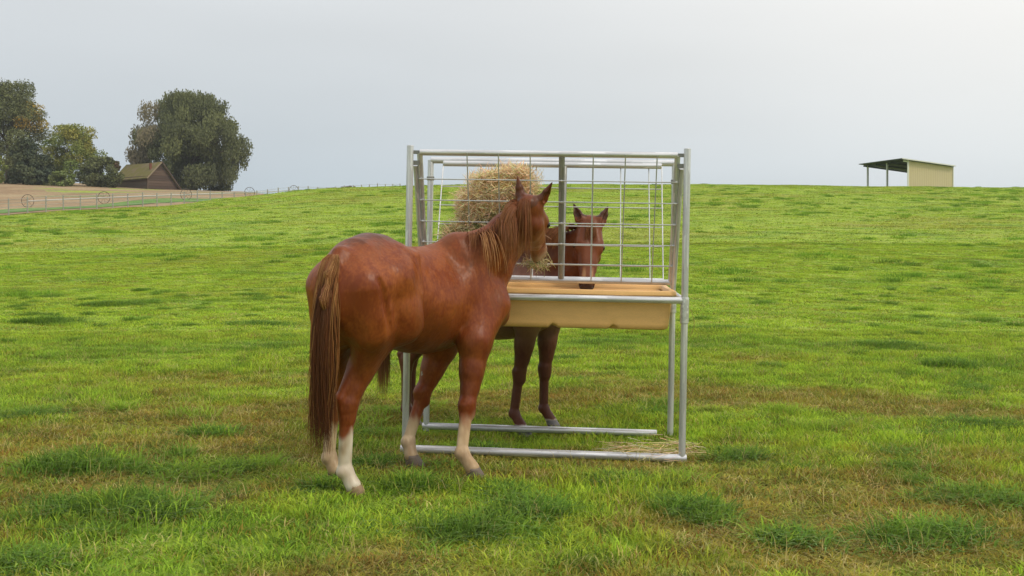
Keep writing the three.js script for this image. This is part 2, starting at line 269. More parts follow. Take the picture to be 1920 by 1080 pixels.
{
  const h = base('hay_flake', -0.125, 1.42, -7.24); tag(h, 'torn block of golden hay leaning inside the wire rack', 'hay');
  const lobes = [[0.07, 0.34, 0, 0.20, 0.14, 0.13, 0.16], [-0.05, 0.20, 0, 0.20, 0.16, 0.14, 0.10], [-0.15, 0.05, 0.02, 0.19, 0.095, 0.13, 0.45], [0.12, 0.18, 0, 0.20, 0.19, 0.14, 0.05]];
  const core = lobes.map(([x, y, z, a, b, c, rot], k) => { const g = new THREE.BoxGeometry(2, 2, 2, 14, 12, 12), p = g.attributes.position; for (let i = 0; i < p.count; i++) { const v = V().fromBufferAttribute(p, i), m = Math.max(Math.abs(v.x), Math.abs(v.y), Math.abs(v.z)), L = v.length() || 1, f = lerp(1, m / L * 1.15, 0.6); v.multiplyScalar(f * 0.82 * (1 + 0.16 * N3(v.x * 2.4 + k * 7, v.y * 2.4, v.z * 2.4))); p.setXYZ(i, v.x * a, v.y * b, v.z * c); } g.rotateZ(rot); g.translate(x, y, z); g.computeVertexNormals(); return g; });
  mesh('hay_core', mergeGeometries(core), std([0.42, 0.28, 0.11], 1), h);
  const greenAt = (p) => { const u = p.y - 0.10 - 0.55 * (p.x + 0.02); return Math.abs(u) < 0.075 ? 0.6 : p.y < 0.1 ? 0.2 : 0.03; };
  mesh('hay_stalks', strands(9500, 31, (r) => {
    const [x, y, z, a, b, c, rot] = lobes[Math.floor(r() * 4)], q = V(r() * 2 - 1, r() * 2 - 1, r() * 2 - 1); const m = Math.max(Math.abs(q.x), Math.abs(q.y), Math.abs(q.z)); q.multiplyScalar(lerp(0.80, 1.0, r()) / m); q.setLength(lerp(q.length(), 1.0, 0.35));
    const p = V(q.x * a, q.y * b, q.z * c).applyAxisAngle(V(0, 0, 1), rot).add(V(x, y, z));
    const d = V(r() - 0.5, (r() - 0.5) * 0.8, (r() - 0.5) * 0.9).normalize(); return { p, d, L: lerp(0.04, 0.21, r() * r() + 0.1), bend: V(r() - 0.5, r() - 0.5, r() - 0.5).multiplyScalar(0.045) };
  }, (r, p) => hayCol(r, greenAt(p)), 0.0021), vcol(0.75), h).userData.kind = 'stuff';
  mesh('stray_stalks', strands(240, 33, (r) => { const x = lerp(-0.2, 0.33, r()), p = V(x, lerp(0.44, 0.52, r()) - Math.abs(x - 0.1) * 0.22, (r() - 0.5) * 0.2), d = V((r() - 0.5) * 1.6, 0.5 + r(), (r() - 0.5)).normalize(); return { p, d, L: lerp(0.05, 0.13, r()), bend: V(r() - 0.5, 0, r() - 0.5).multiplyScalar(0.05) }; }, (r) => hayCol(r), 0.0016), vcol(0.75), h).userData.kind = 'stuff';
  const s = mesh('spilled_hay', strands(150, 35, (r) => { const a = r() * 6.283, q = Math.sqrt(r()), x = 0.95 + q * Math.cos(a) * 0.34, Z = 7.15 + q * Math.sin(a) * 0.45; return { p: V(x, groundH(x, Z) + lerp(0.02, 0.07, r()), -Z), d: V(Math.cos(r() * 6.283), (r() - 0.5) * 0.35, Math.sin(r() * 6.283)).normalize(), L: lerp(0.08, 0.3, r()), bend: V(r() - 0.5, 0, r() - 0.5).multiplyScalar(0.06) }; }, (r) => hayCol(r, 0.1), 0.0018), vcol(0.75));
  tag(s, 'loose hay stalks dropped on the grass at the feeder corner', 'hay', null, 'stuff');
}
// ---------------------------------------------------------------- horses: one distance field each, meshed as one continuous body
function surfaceNets(sdf, mn, mx, h) {
  const nx = Math.ceil((mx.x - mn.x) / h) + 1, ny = Math.ceil((mx.y - mn.y) / h) + 1, nz = Math.ceil((mx.z - mn.z) / h) + 1, B = 8;
  const f = new Float32Array(nx * ny * nz), at = (i, j, k) => (k * ny + j) * nx + i, live = [];
  for (let bk = 0; bk < nz; bk += B) for (let bj = 0; bj < ny; bj += B) for (let bi = 0; bi < nx; bi += B) {
    const c = sdf(mn.x + (bi + B / 2) * h, mn.y + (bj + B / 2) * h, mn.z + (bk + B / 2) * h), skip = Math.abs(c) > B * h * 1.5;
    if (!skip) live.push([bi, bj, bk]);
    for (let k = bk; k < Math.min(bk + B, nz); k++) for (let j = bj; j < Math.min(bj + B, ny); j++) for (let i = bi; i < Math.min(bi + B, nx); i++) f[at(i, j, k)] = skip ? c : sdf(mn.x + i * h, mn.y + j * h, mn.z + k * h);
  }
  const id = new Int32Array(nx * ny * nz).fill(-1), pos = [], idx = [], v = new Float32Array(8);
  for (const [bi, bj, bk] of live) for (let k = bk; k < Math.min(bk + B, nz - 1); k++) for (let j = bj; j < Math.min(bj + B, ny - 1); j++) for (let i = bi; i < Math.min(bi + B, nx - 1); i++) {
    let m = 0; for (let c = 0; c < 8; c++) { v[c] = f[at(i + (c & 1), j + (c >> 1 & 1), k + (c >> 2))]; if (v[c] < 0) m |= 1 << c; }
    if (m === 0 || m === 255) continue;
    let x = 0, y = 0, z = 0, n = 0;
    for (let a = 0; a < 8; a++) for (let e = 0; e < 3; e++) { const b = a | 1 << e; if (b === a || (m >> a & 1) === (m >> b & 1)) continue; const t = v[a] / (v[a] - v[b]); x += (a & 1) + (e === 0 ? t : 0); y += (a >> 1 & 1) + (e === 1 ? t : 0); z += (a >> 2) + (e === 2 ? t : 0); n++; }
    id[at(i, j, k)] = pos.length / 3; pos.push(mn.x + (i + x / n) * h, mn.y + (j + y / n) * h, mn.z + (k + z / n) * h);
  }
  const sx = 1, sy = nx, sz = nx * ny;
  for (const [bi, bj, bk] of live) for (let k = Math.max(1, bk); k < Math.min(bk + B, nz - 1); k++) for (let j = Math.max(1, bj); j < Math.min(bj + B, ny - 1); j++) for (let i = Math.max(1, bi); i < Math.min(bi + B, nx - 1); i++) {
    const o = at(i, j, k), s0 = f[o] < 0;
    for (const [st, u, w] of [[sx, sy, sz], [sy, sz, sx], [sz, sx, sy]]) {
      if (s0 === (f[o + st] < 0)) continue;
      const a = id[o], b = id[o - u], c = id[o - u - w], d = id[o - w]; if (a < 0 || b < 0 || c < 0 || d < 0) continue;
      if (s0) idx.push(a, b, c, a, c, d); else idx.push(a, c, b, a, d, c);
    }
  }
  return { pos, idx };
}
const TORSO = [ // along, top, bottom, half width, pinch of the top
  [-0.37, 1.20, 1.02, 0.05, 0], [-0.33, 1.29, 0.96, 0.12, 0], [-0.26, 1.365, 0.89, 0.188, 0.03], [-0.15, 1.43, 0.84, 0.24, 0.06], [0.0, 1.462, 0.82, 0.268, 0.10], [0.12, 1.455, 0.81, 0.262, 0.14],
  [0.26, 1.41, 0.775, 0.228, 0.16], [0.40, 1.378, 0.735, 0.266, 0.20], [0.55, 1.378, 0.715, 0.276, 0.26], [0.68, 1.405, 0.725, 0.262, 0.36], [0.80, 1.445, 0.76, 0.232, 0.48], [0.90, 1.435, 0.79, 0.205, 0.52], [1.0, 1.36, 0.84, 0.182, 0.42], [1.09, 1.24, 0.90, 0.15, 0.25], [1.15, 1.12, 0.98, 0.07, 0.1]];
function horse(name, spec) {
  const root = base(name, ...spec.at); root.rotation.y = spec.turn; root.updateMatrixWorld(true);
  const inv = root.matrixWorld.clone().invert(), W = (v) => v.clone().applyMatrix4(inv), S = spec.scale ?? 1;
  // the spine's curve in plan
  const cx = [], cz = [], ca = []; { let x = -0.45, z = 0; for (let i = 0; i <= 85; i++) { const s = -0.45 + i * 0.02, a = spec.bend * sstep(0.1, 0.85, s); cx.push(x); cz.push(z); ca.push(a); x += 0.02 * Math.cos(a); z += 0.02 * Math.sin(a); } }
  const onSpine = (s, y, z) => { const i = clamp((s + 0.45) / 0.02, 0, 85), i0 = Math.min(84, Math.floor(i)), t = i - i0, a = lerp(ca[i0], ca[i0 + 1], t); return V(lerp(cx[i0], cx[i0 + 1], t) - Math.sin(a) * z, y, lerp(cz[i0], cz[i0 + 1], t) + Math.cos(a) * z).multiplyScalar(S); };
  const Q = (s, y, z) => onSpine(s, y, z);
  const prims = [];                                         // round cones: a, b, radii, blend
  const cone = (a, b, ra, rb, k = 0.03, cut = false) => prims.push({ ax: a.x, ay: a.y, az: a.z, dx: b.x - a.x, dy: b.y - a.y, dz: b.z - a.z, l: Math.max(1e-9, b.distanceToSquared(a)), ra: ra * S, rb: rb * S, k: k * S, cut });
  const chain = (pts, rs, k) => { for (let i = 0; i < pts.length - 1; i++) cone(pts[i], pts[i + 1], rs[i], rs[i + 1], k); };
  // hindquarters and shoulders, both sides
  for (const s of [-1, 1]) {
    cone(Q(-0.20, 1.16, s * 0.115), Q(-0.165, 0.92, s * 0.125), 0.135, 0.10, 0.06);
    cone(Q(0.02, 1.20, s * 0.158), Q(0.08, 0.95, s * 0.172), 0.138, 0.132, 0.032);
    cone(Q(0.08, 1.31, s * 0.15), Q(-0.04, 1.2, s * 0.16), 0.085, 0.12, 0.07);
    cone(Q(0.15, 1.315, s * 0.215), Q(0.12, 1.12, s * 0.205), 0.042, 0.085, 0.035);
    cone(Q(0.80, 1.28, s * 0.10), Q(0.98, 1.02, s * 0.14), 0.075, 0.10, 0.09);
    cone(Q(0.78, 1.16, s * 0.155), Q(0.82, 0.98, s * 0.165), 0.065, 0.085, 0.08);
    cone(Q(1.0, 1.02, s * 0.125), Q(1.06, 0.94, s * 0.09), 0.095, 0.09, 0.05);
  }
  const grooves = () => { for (const s of [-1, 1]) { cone(Q(0.70, 1.20, s * 0.318), Q(0.735, 0.99, s * 0.306), 0.022, 0.022, 0.06, true); cone(Q(0.245, 1.29, s * 0.268), Q(0.235, 0.92, s * 0.285), 0.034, 0.040, 0.05, true); cone(Q(-0.235, 1.20, s * 0.236), Q(-0.13, 0.86, s * 0.252), 0.010, 0.012, 0.032, true); } };   // creases behind the shoulder, at the flank and along the hamstring
  cone(Q(-0.27, 1.34, 0), Q(-0.355, 1.24, 0), 0.05, 0.04, 0.04);
  // legs
  const feet = [];
  for (const L of spec.legs) {
    const front = L.front, s = L.side, J = L.j.map((p) => p.isVector3 ? W(p) : Q(...p));
    if (front) { // elbow, knee, fetlock, coronet
      const [e, kn, fe, co] = J, fwd = V(Math.cos(L.aim ?? 0), 0, Math.sin(L.aim ?? 0)), back = fwd.clone().negate();
      cone(Q(0.99, 1.0, s * 0.15), e, 0.105, 0.10, 0.05); cone(Q(0.86, 1.02, s * 0.16), e, 0.09, 0.095, 0.05);
      cone(e, e.clone().lerp(kn, 0.45), 0.098, 0.072, 0.035); cone(e.clone().lerp(kn, 0.4), kn, 0.074, 0.044, 0.025);
      cone(e.clone().lerp(kn, 0.1).addScaledVector(fwd, 0.025), e.clone().lerp(kn, 0.7).addScaledVector(fwd, 0.012), 0.07, 0.045, 0.03);
      cone(kn.clone().add(V(0, 0.03, 0)), kn.clone().add(V(0, -0.03, 0)).addScaledVector(fwd, 0.004), 0.054, 0.047, 0.016); cone(kn.clone().addScaledVector(back, 0.03).add(V(0, 0.02, 0)), kn.clone().addScaledVector(back, 0.026).add(V(0, -0.03, 0)), 0.03, 0.026, 0.02);
      const a = kn.clone().lerp(fe, 0.15), b = kn.clone().lerp(fe, 0.92); cone(a, b, 0.034, 0.030, 0.016); cone(a.clone().addScaledVector(back, 0.024), b.clone().addScaledVector(back, 0.024), 0.021, 0.02, 0.014);
      cone(fe, fe.clone().addScaledVector(back, 0.018), 0.041, 0.034, 0.018); cone(fe, co, 0.036, 0.042, 0.02); feet.push({ co, fwd, L });
    } else { // stifle, hock, fetlock, coronet
      const [st, ho, fe, co] = J, fwd = V(Math.cos(L.aim ?? 0), 0, Math.sin(L.aim ?? 0)), back = fwd.clone().negate();
      cone(Q(0.02, 1.05, s * 0.16), st, 0.135, 0.108, 0.032); cone(Q(-0.16, 1.0, s * 0.135), st.clone().lerp(ho, 0.25), 0.11, 0.085, 0.045);
      cone(Q(0.05, 1.0, s * 0.17), st.clone().lerp(ho, 0.32), 0.125, 0.084, 0.05); cone(Q(-0.13, 0.94, s * 0.13), st.clone().lerp(ho, 0.6), 0.10, 0.062, 0.05); cone(st, st.clone().lerp(ho, 0.5), 0.102, 0.072, 0.035); cone(st.clone().lerp(ho, 0.45), ho, 0.074, 0.046, 0.025);
      const pt = ho.clone().addScaledVector(back, 0.052).add(V(0, 0.055, 0)); cone(st.clone().lerp(ho, 0.45).addScaledVector(back, 0.05), pt, 0.045, 0.025, 0.03); cone(pt, ho.clone().addScaledVector(back, 0.03).add(V(0, -0.05, 0)), 0.027, 0.026, 0.02);
      cone(ho.clone().addScaledVector(fwd, 0.008).add(V(0, 0.02, 0)), ho.clone().add(V(0, -0.06, 0)), 0.056, 0.045, 0.016);
      const a = ho.clone().lerp(fe, 0.15), b = ho.clone().lerp(fe, 0.92); cone(a, b, 0.037, 0.032, 0.016); cone(a.clone().addScaledVector(back, 0.026), b.clone().addScaledVector(back, 0.026), 0.022, 0.021, 0.014);
      cone(fe, fe.clone().addScaledVector(back, 0.02), 0.043, 0.036, 0.018); cone(fe, co, 0.038, 0.044, 0.02); feet.push({ co, fwd, L });
    }
  }
  grooves();
  // neck
  const crest = spec.crest.map(W), throat = spec.throat.map(W), nn = crest.length;
  chain(crest, spec.crestR, 0.08); chain(throat, spec.throatR, 0.06);
  chain(crest.map((c, i) => c.clone().lerp(throat[i], 0.5)), spec.midR, 0.06);
  chain(crest.map((c, i) => c.clone().lerp(throat[i], 0.25)), spec.crestR.map((r, i) => (r + spec.midR[i]) / 2), 0.06);
  // head: u towards the muzzle, n out of the forehead, l to the horse's right
  const poll = W(spec.poll), nose = W(spec.nose), u = nose.clone().sub(poll).normalize(), hl = poll.distanceTo(nose) / 0.56 / S, n = W(spec.poll.clone().add(spec.brow)).sub(poll); n.addScaledVector(u, -n.dot(u)).normalize(); const l = u.clone().cross(n).normalize();
  const h = (a, d, s) => poll.clone().addScaledVector(u, a * hl * S).addScaledVector(n, d * hl * S).addScaledVector(l, s * hl * S), hc = (a, b, ra, rb, k = 0.025, cut) => cone(h(...a), h(...b), ra * hl, rb * hl, k, cut);
  for (const s of [-1, 1]) {
    hc([0.03, -0.05, s * 0.03], [0.17, -0.045, s * 0.055], 0.062, 0.062, 0.035);            // brain case
    hc([0.155, -0.035, s * 0.078], [0.215, -0.042, s * 0.085], 0.03, 0.028, 0.02);          // brow and eye socket
    hc([0.10, -0.14, s * 0.045], [0.24, -0.135, s * 0.055], 0.07, 0.055, 0.03);             // cheek
    hc([0.16, -0.19, s * 0.04], [0.34, -0.135, s * 0.03], 0.045, 0.034, 0.03);              // jaw
    hc([0.20, -0.07, s * 0.06], [0.38, -0.075, s * 0.04], 0.036, 0.03, 0.03);               // cheekbone
    hc([0.20, -0.045, s * 0.03], [0.46, -0.045, s * 0.022], 0.048, 0.034, 0.03);            // nose bone
    hc([0.47, -0.055, s * 0.034], [0.515, -0.06, s * 0.036], 0.034, 0.026, 0.02);           // nostril wings
    hc([0.505, -0.045, s * 0.046], [0.52, -0.05, s * 0.05], 0.011, 0.013, 0.008, true);     // nostrils
    // ears
    const e0 = [0.015, -0.028, s * 0.064], e = spec.ear[s > 0 ? 1 : 0], eL = spec.earSize ?? 1, dir = V(e[0], e[1], e[2] * s).normalize().multiplyScalar(eL), ep = (t) => [e0[0] + dir.x * t, e0[1] + dir.y * t, e0[2] + dir.z * t], face = V(e[3], e[4], e[5] * s).normalize(), fo = (p, q) => [p[0] + face.x * q, p[1] + face.y * q, p[2] + face.z * q];
    const eW = spec.earWide ?? 1; hc(ep(0), ep(0.05), 0.027 * eW, 0.034 * eW, 0.02); hc(ep(0.05), ep(0.10), 0.034 * eW, 0.028 * eW, 0.012); hc(ep(0.10), ep(0.175), 0.028 * eW, 0.005, 0.006);
    hc(fo(ep(0.045), 0.026 * eW), fo(ep(0.09), 0.024 * eW), 0.019 * eW, 0.019 * eW, 0.006, true); hc(fo(ep(0.09), 0.024 * eW), fo(ep(0.15), 0.014), 0.018 * eW, 0.007, 0.004, true);
  }
  hc([0.46, -0.07, 0], [0.53, -0.085, 0], 0.052, 0.038, 0.03); hc([0.40, -0.115, 0], [0.50, -0.125, 0], 0.034, 0.03, 0.02); hc([0.30, -0.10, 0], [0.46, -0.08, 0], 0.05, 0.045, 0.03);
  hc([-0.02, -0.06, 0], [0.1, -0.12, 0], 0.07, 0.085, 0.05);
  const tIdx = (x) => { let i = 0; while (i < TORSO.length - 2 && x > TORSO[i + 1][0]) i++; return i; };
  function torso(px, py, pz) {
    const x = px / S, y = py / S, z = pz / S; let bi = 0, bd = 1e9;
    if (x < 0.1) { bi = (clamp(x, -0.45, 0.1) + 0.45) / 0.02; } else { for (let i = 24; i < 86; i++) { const q = (cx[i] - x) ** 2 + (cz[i] - z) ** 2; if (q < bd) { bd = q; bi = i; } } }
    const i0 = Math.min(85, Math.round(bi)), a = ca[i0], ex = x - cx[i0], ez = z - cz[i0], s = -0.45 + i0 * 0.02 + ex * Math.cos(a) + ez * Math.sin(a), lz = -ex * Math.sin(a) + ez * Math.cos(a);
    const sc = clamp(s, -0.37, 1.15), i = tIdx(sc), A = TORSO[i], Bq = TORSO[i + 1]; let t = (sc - A[0]) / (Bq[0] - A[0]);
    const top = lerp(A[1], Bq[1], t), bot = lerp(A[2], Bq[2], t), w = lerp(A[3], Bq[3], t), pin = lerp(A[4], Bq[4], t), yc = (top + bot) / 2, ry = (top - bot) / 2, q = (y - yc) / ry, ww = w * (1 - pin * sstep(-0.1, 1, q)) * (1 - 0.10 * sstep(0.2, 1, -q));
    const k0 = Math.hypot(q, lz / ww), k1 = Math.hypot(q / ry, lz / (ww * ww)) || 1e-6; let d = k0 < 1e-4 ? -Math.min(ry, ww) : k0 * (k0 - 1) / k1;
    const o = s - sc; if (o !== 0) d = Math.hypot(Math.max(d, 0), o) + Math.min(d, 0) * 0.2; return d * S;
  }
  const np = prims.length;
  const sdf = (x, y, z) => {
    let d = torso(x, y, z);
    for (let i = 0; i < np; i++) {
      const p = prims[i], qx = x - p.ax, qy = y - p.ay, qz = z - p.az; let t = (qx * p.dx + qy * p.dy + qz * p.dz) / p.l; t = t < 0 ? 0 : t > 1 ? 1 : t;
      const ex = qx - p.dx * t, ey = qy - p.dy * t, ez = qz - p.dz * t, e = Math.sqrt(ex * ex + ey * ey + ez * ez) - (p.ra + (p.rb - p.ra) * t), k = p.k;
      if (p.cut) { const m = Math.max(k - Math.abs(d + e), 0); d = Math.max(d, -e) + m * m / (4 * k); } else if (e < d + k) { const m = Math.max(k - Math.abs(d - e), 0); d = Math.min(d, e) - m * m / (4 * k); }
    }
    return d;
  };
  let mn = V(1e9, 1e9, 1e9), mx = V(-1e9, -1e9, -1e9); for (const p of prims) for (const t of [0, 1]) { const q = V(p.ax + p.dx * t, p.ay + p.dy * t, p.az + p.dz * t), r = Math.max(p.ra, p.rb) + 0.04; mn.min(q.clone().subScalar(r)); mx.max(q.clone().addScalar(r)); } mx.y += 0.02; mn.z -= 0.12; mx.z += 0.12;
  const { pos, idx } = surfaceNets(sdf, mn, mx, 0.0068);
  const rel = (x, y, z) => sdf(x, y, z) + 0.0034 * N3(x * 8, y * 6, z * 8) + 0.0018 * N3(x * 19, y * 13, z * 19) + 0.0011 * N3(x * 70, y * 26, z * 70);   // muscle and coat relief
  const nor = new Float32Array(pos.length), col = new Float32Array(pos.length), eps = 0.004, q = V(), hi = h(0, 0, 0);
  for (let i = 0; i < pos.length; i += 3) {
    const x = pos[i], y = pos[i + 1], z = pos[i + 2]; q.set(rel(x + eps, y, z) - rel(x - eps, y, z), rel(x, y + eps, z) - rel(x, y - eps, z), rel(x, y, z + eps) - rel(x, y, z - eps)).normalize(); nor[i] = q.x; nor[i + 1] = q.y; nor[i + 2] = q.z;
    let foot = feet[0], fd = 1e9; for (const f of feet) { const d = (f.co.x - x) ** 2 + (f.co.z - z) ** 2; if (d < fd) { fd = d; foot = f; } }
    q.set(x, y, z).sub(hi); const hu = q.dot(u) / hl / S, hn = q.dot(n) / hl / S, hs = Math.abs(q.dot(l)) / hl / S, onHead = hu > -0.2 && hu < 0.65 && Math.abs(hn) < 0.3 && hs < 0.22;
    const c = spec.coat({ x: x / S, y: y / S, z: z / S, leg: y / S < 0.86 ? foot.L : null, hu, hn, hs, onHead, N: q }); col[i] = c[0]; col[i + 1] = c[1]; col[i + 2] = c[2];
  }
  const coatMat = new THREE.MeshPhysicalMaterial({ vertexColors: true, roughness: 0.40, specularIntensity: 0.48 });
  mesh('body', geoFrom(pos, idx, col, nor), coatMat, root);
  // hooves and eyes
  for (const { co, fwd, L } of feet) {
    const g = new THREE.LatheGeometry([[0.001, -0.075], [0.058, -0.075], [0.060, -0.068], [0.046, -0.006], [0.043, 0.006], [0.001, 0.012]].map(([a, b]) => new THREE.Vector2(a, b)), 20), p = g.attributes.position;
    for (let i = 0; i < p.count; i++) { const y = p.getY(i); p.setX(i, p.getX(i) * 1.04 + clamp(-y, 0, 0.08) * 0.5); if (p.getX(i) < -0.03) p.setX(i, lerp(p.getX(i), -0.03, 0.5)); }
    g.scale(S, S, S); g.rotateY(-Math.atan2(fwd.z, fwd.x)); g.translate(co.x, co.y, co.z); g.computeVertexNormals();
    mesh('hoof', g, std(L.hoof ?? [0.15, 0.115, 0.09], 0.6), root);
  }
  for (const s of [-1, 1]) { const c = h(0.190, -0.048, s * 0.105), g = new THREE.SphereGeometry(0.024 * hl * S, 16, 12); g.translate(c.x, c.y, c.z); mesh('eye', g, std([0.012, 0.008, 0.006], 0.12), root); }
  return { root, sdf, crest, throat, h, W, S, u, n, l, Q };
}
// hair: locks of tapering three-sided strands
function hairGeo(list) { // each: pts (Vector3[]), w, c0, c1
  const pos = [], col = [], idx = [], up = V(), sd = V(), d = V();
  for (const { pts, w, c0, c1 } of list) {
    const b0 = pos.length / 3, n = pts.length;
    for (let i = 0; i < n; i++) {
      d.copy(pts[Math.min(n - 1, i + 1)]).sub(pts[Math.max(0, i - 1)]).normalize(); sd.set(0.31, 0.2, 0.93).cross(d).normalize(); up.copy(d).cross(sd);
      const t = i / (n - 1), ww = w * (t < 0.12 ? 0.7 + 2.5 * t : 1 - 0.85 * ((t - 0.12) / 0.88) ** 1.6), c = mixc(c0, c1, t), p = pts[i];
      for (const a of [0, 2.094, 4.189]) { const ax = Math.cos(a) * ww, ay = Math.sin(a) * ww; pos.push(p.x + sd.x * ax + up.x * ay, p.y + sd.y * ax + up.y * ay, p.z + sd.z * ax + up.z * ay); col.push(...c); }
    }
    for (let i = 0; i < n - 1; i++) for (let j = 0; j < 3; j++) { const a = b0 + i * 3 + j, b = b0 + i * 3 + (j + 1) % 3; idx.push(a, b, a + 3, b, b + 3, a + 3); }
  }
  return geoFrom(pos, idx, col);
}
function growLock(H, root, dir, len, steps, out, drop, wav, r) { // a strand that falls over the body without sinking into it
  const pts = [root.clone()], p = root.clone(), d = dir.clone().normalize(), st = len / steps, ph = r() * 6.28, e = 0.006, g = V();
  for (let i = 0; i < steps; i++) {
    d.y -= drop; d.x += Math.sin(ph + i * 0.9) * wav; d.z += Math.cos(ph * 1.7 + i * 0.8) * wav; d.normalize(); p.addScaledVector(d, st);
    for (let k = 0; k < 2; k++) { const s = H.sdf(p.x, p.y, p.z); if (s > out) break; g.set(H.sdf(p.x + e, p.y, p.z) - H.sdf(p.x - e, p.y, p.z), H.sdf(p.x, p.y + e, p.z) - H.sdf(p.x, p.y - e, p.z), H.sdf(p.x, p.y, p.z + e) - H.sdf(p.x, p.y, p.z - e)).normalize(); p.addScaledVector(g, out - s); }
    pts.push(p.clone()); d.copy(p).sub(pts[pts.length - 2]).normalize();
  }
  return pts;
}
const hairMat = new THREE.MeshPhysicalMaterial({ vertexColors: true, roughness: 0.5, specularIntensity: 0.5, side: THREE.DoubleSide });
const CHEST = [0.165, 0.035, 0.009], CHEST_D = [0.066, 0.016, 0.006], CHEST_L = [0.31, 0.088, 0.019], CREAM = [0.60, 0.50, 0.36], BLOND = [0.52, 0.29, 0.10], AUBURN = [0.20, 0.058, 0.017], BARK = [0.085, 0.032, 0.014];
const RAD = Math.PI / 180;
{ // the near horse
  const at = [-0.825, 0.0, -5.93], turn = 65 * RAD;
  const patch = P(795, 702, 6.56).sub(V(...at)).applyAxisAngle(V(0, 1, 0), -turn);
  const coat = ({ x, y, z, leg, hu, hn, hs, onHead }) => {
    const n = N3(x * 3.2, y * 3.2, z * 3.2), f = N3(x * 22, y * 9, z * 22) * 0.6 + N3(x * 55, y * 24, z * 55) * 0.4;
    const g = N3(x * 6 + 2, y * 4, z * 6), spk = N3(x * 120, y * 50, z * 120);
    let c = mixc(CHEST, CHEST_L, clamp(0.34 + n * 0.45 + g * 0.25 + f * 0.75 + spk * 0.45, 0, 1));
    c = mixc(c, CHEST_D, clamp(sstep(1.36, 1.46, y + 0.05 * f + 0.04 * n) * (x < 0.35 ? 0.85 : 0.3) * sstep(-0.45, 0.3, f + 0.3), 0, 1));   // damp dark coat along the croup
    c = mixc(c, CHEST_D, 0.38 * sstep(0.08, 0.45, N3(x * 2.2 + 4, y * 2.2, z * 2.2 + 9) + 0.45 * f));
    c = mixc(c, CHEST_D, 0.4 * sstep(0.0, 0.5, f + g) * sstep(0.32, 0.16, Math.hypot(x - 0.72, y - 1.12)));                              // rubbed patch behind the shoulder
    if (leg) {
      const e = leg.sock + (leg.front ? 0 : 0.55 * (x - (-0.2))) * 0.6 + 0.05 * N3(x * 14, y * 5, z * 14) + 0.03 * N3(x * 40, y * 12, z * 40), t = 1 - sstep(e - leg.fade, e + leg.fade, y);
      const dirt = clamp(0.30 + 1.0 * N3(x * 18, y * 9, z * 18) + 0.5 * f + 0.4 * sstep(0.2, 0.08, y + 0.04 * g), 0, 1), w = mixc(leg.white, [0.30, 0.19, 0.095], dirt * 0.75);
      c = mixc(c, w, t); const jo = sstep(0.06, 0.02, Math.abs(y - 0.15)) * 0.35; c = mixc(c, [0.20, 0.12, 0.07], t * jo * sstep(-0.1, 0.4, g + f));
      if (leg.front && leg.side < 0 && Math.hypot(x - patch.x, (y - patch.y) * 0.65, z - patch.z) < 0.019 + 0.006 * f) c = [0.34, 0.29, 0.25];
    }
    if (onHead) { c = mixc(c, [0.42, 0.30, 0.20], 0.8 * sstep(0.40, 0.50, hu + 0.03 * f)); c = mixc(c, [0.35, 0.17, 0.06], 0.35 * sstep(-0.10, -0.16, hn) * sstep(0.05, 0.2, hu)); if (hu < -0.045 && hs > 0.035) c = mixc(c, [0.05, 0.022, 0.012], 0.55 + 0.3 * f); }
    return c;
  };
  const H = horse('horse', {
    at, turn, bend: 0.47, coat,
    legs: [
      { front: true, side: 1, aim: 0.5, sock: 0.315, fade: 0.07, white: [0.55, 0.40, 0.24], j: [P(890, 640, 6.40), P(876, 766, 6.31), P(867, 850, 6.22), P(886, 878, 6.18)] },
      { front: true, side: -1, aim: 0.5, sock: 0.29, fade: 0.04, white: [0.52, 0.40, 0.26], j: [P(826, 650, 6.62), P(792, 742, 6.57), P(766, 828, 6.51), P(771, 854, 6.48)] },
      { front: false, side: 1, aim: 0.4, sock: 0.335, fade: 0.026, white: [0.62, 0.55, 0.44], hoof: [0.30, 0.20, 0.12], j: [P(708, 614, 5.92), P(652, 764, 5.80), P(648, 884, 5.78), P(662, 910, 5.765)] },
      { front: false, side: -1, aim: 0.2, sock: 0.24, fade: 0.05, white: [0.55, 0.42, 0.26], j: [P(648, 625, 6.20), P(624, 760, 6.14), P(618, 858, 6.13), P(628, 880, 6.11)] },
    ],
    crest: [P(858, 462, 6.52), P(905, 450, 6.56), P(945, 421, 6.60), P(982, 394, 6.63)], crestR: [0.085, 0.05, 0.048, 0.05],
    throat: [P(900, 545, 6.66), P(926, 505, 6.70), P(954, 462, 6.73), P(984, 430, 6.74)], throatR: [0.15, 0.108, 0.085, 0.08], midR: [0.155, 0.12, 0.105, 0.095],
    poll: P(996, 375, 6.62), nose: P(1016, 470, 7.0), brow: V(0.28, 1, -0.4), ear: [[-0.9, 0.75, 0.30, 0.55, 0.35, 0.9], [-0.9, 0.75, 0.55, -0.3, -0.5, 0.9]], earSize: 1.1,
  });
  tag(H.root, 'chestnut horse with white stockings standing nearest, nose in the hay rack', 'horse', 'horses at the feeder');
  const r = rng(101), locks = [];
  // mane on the right side of the neck, longest near the poll, one pale lock over the shoulder
  const crestLine = new THREE.CatmullRomCurve3([...H.crest.map((c, i) => { const t = H.throat[i].clone().sub(c).normalize(); return c.clone().addScaledVector(t, -[0.07, 0.047, 0.045, 0.045][i]); }), H.h(0.0, -0.06, 0)]);
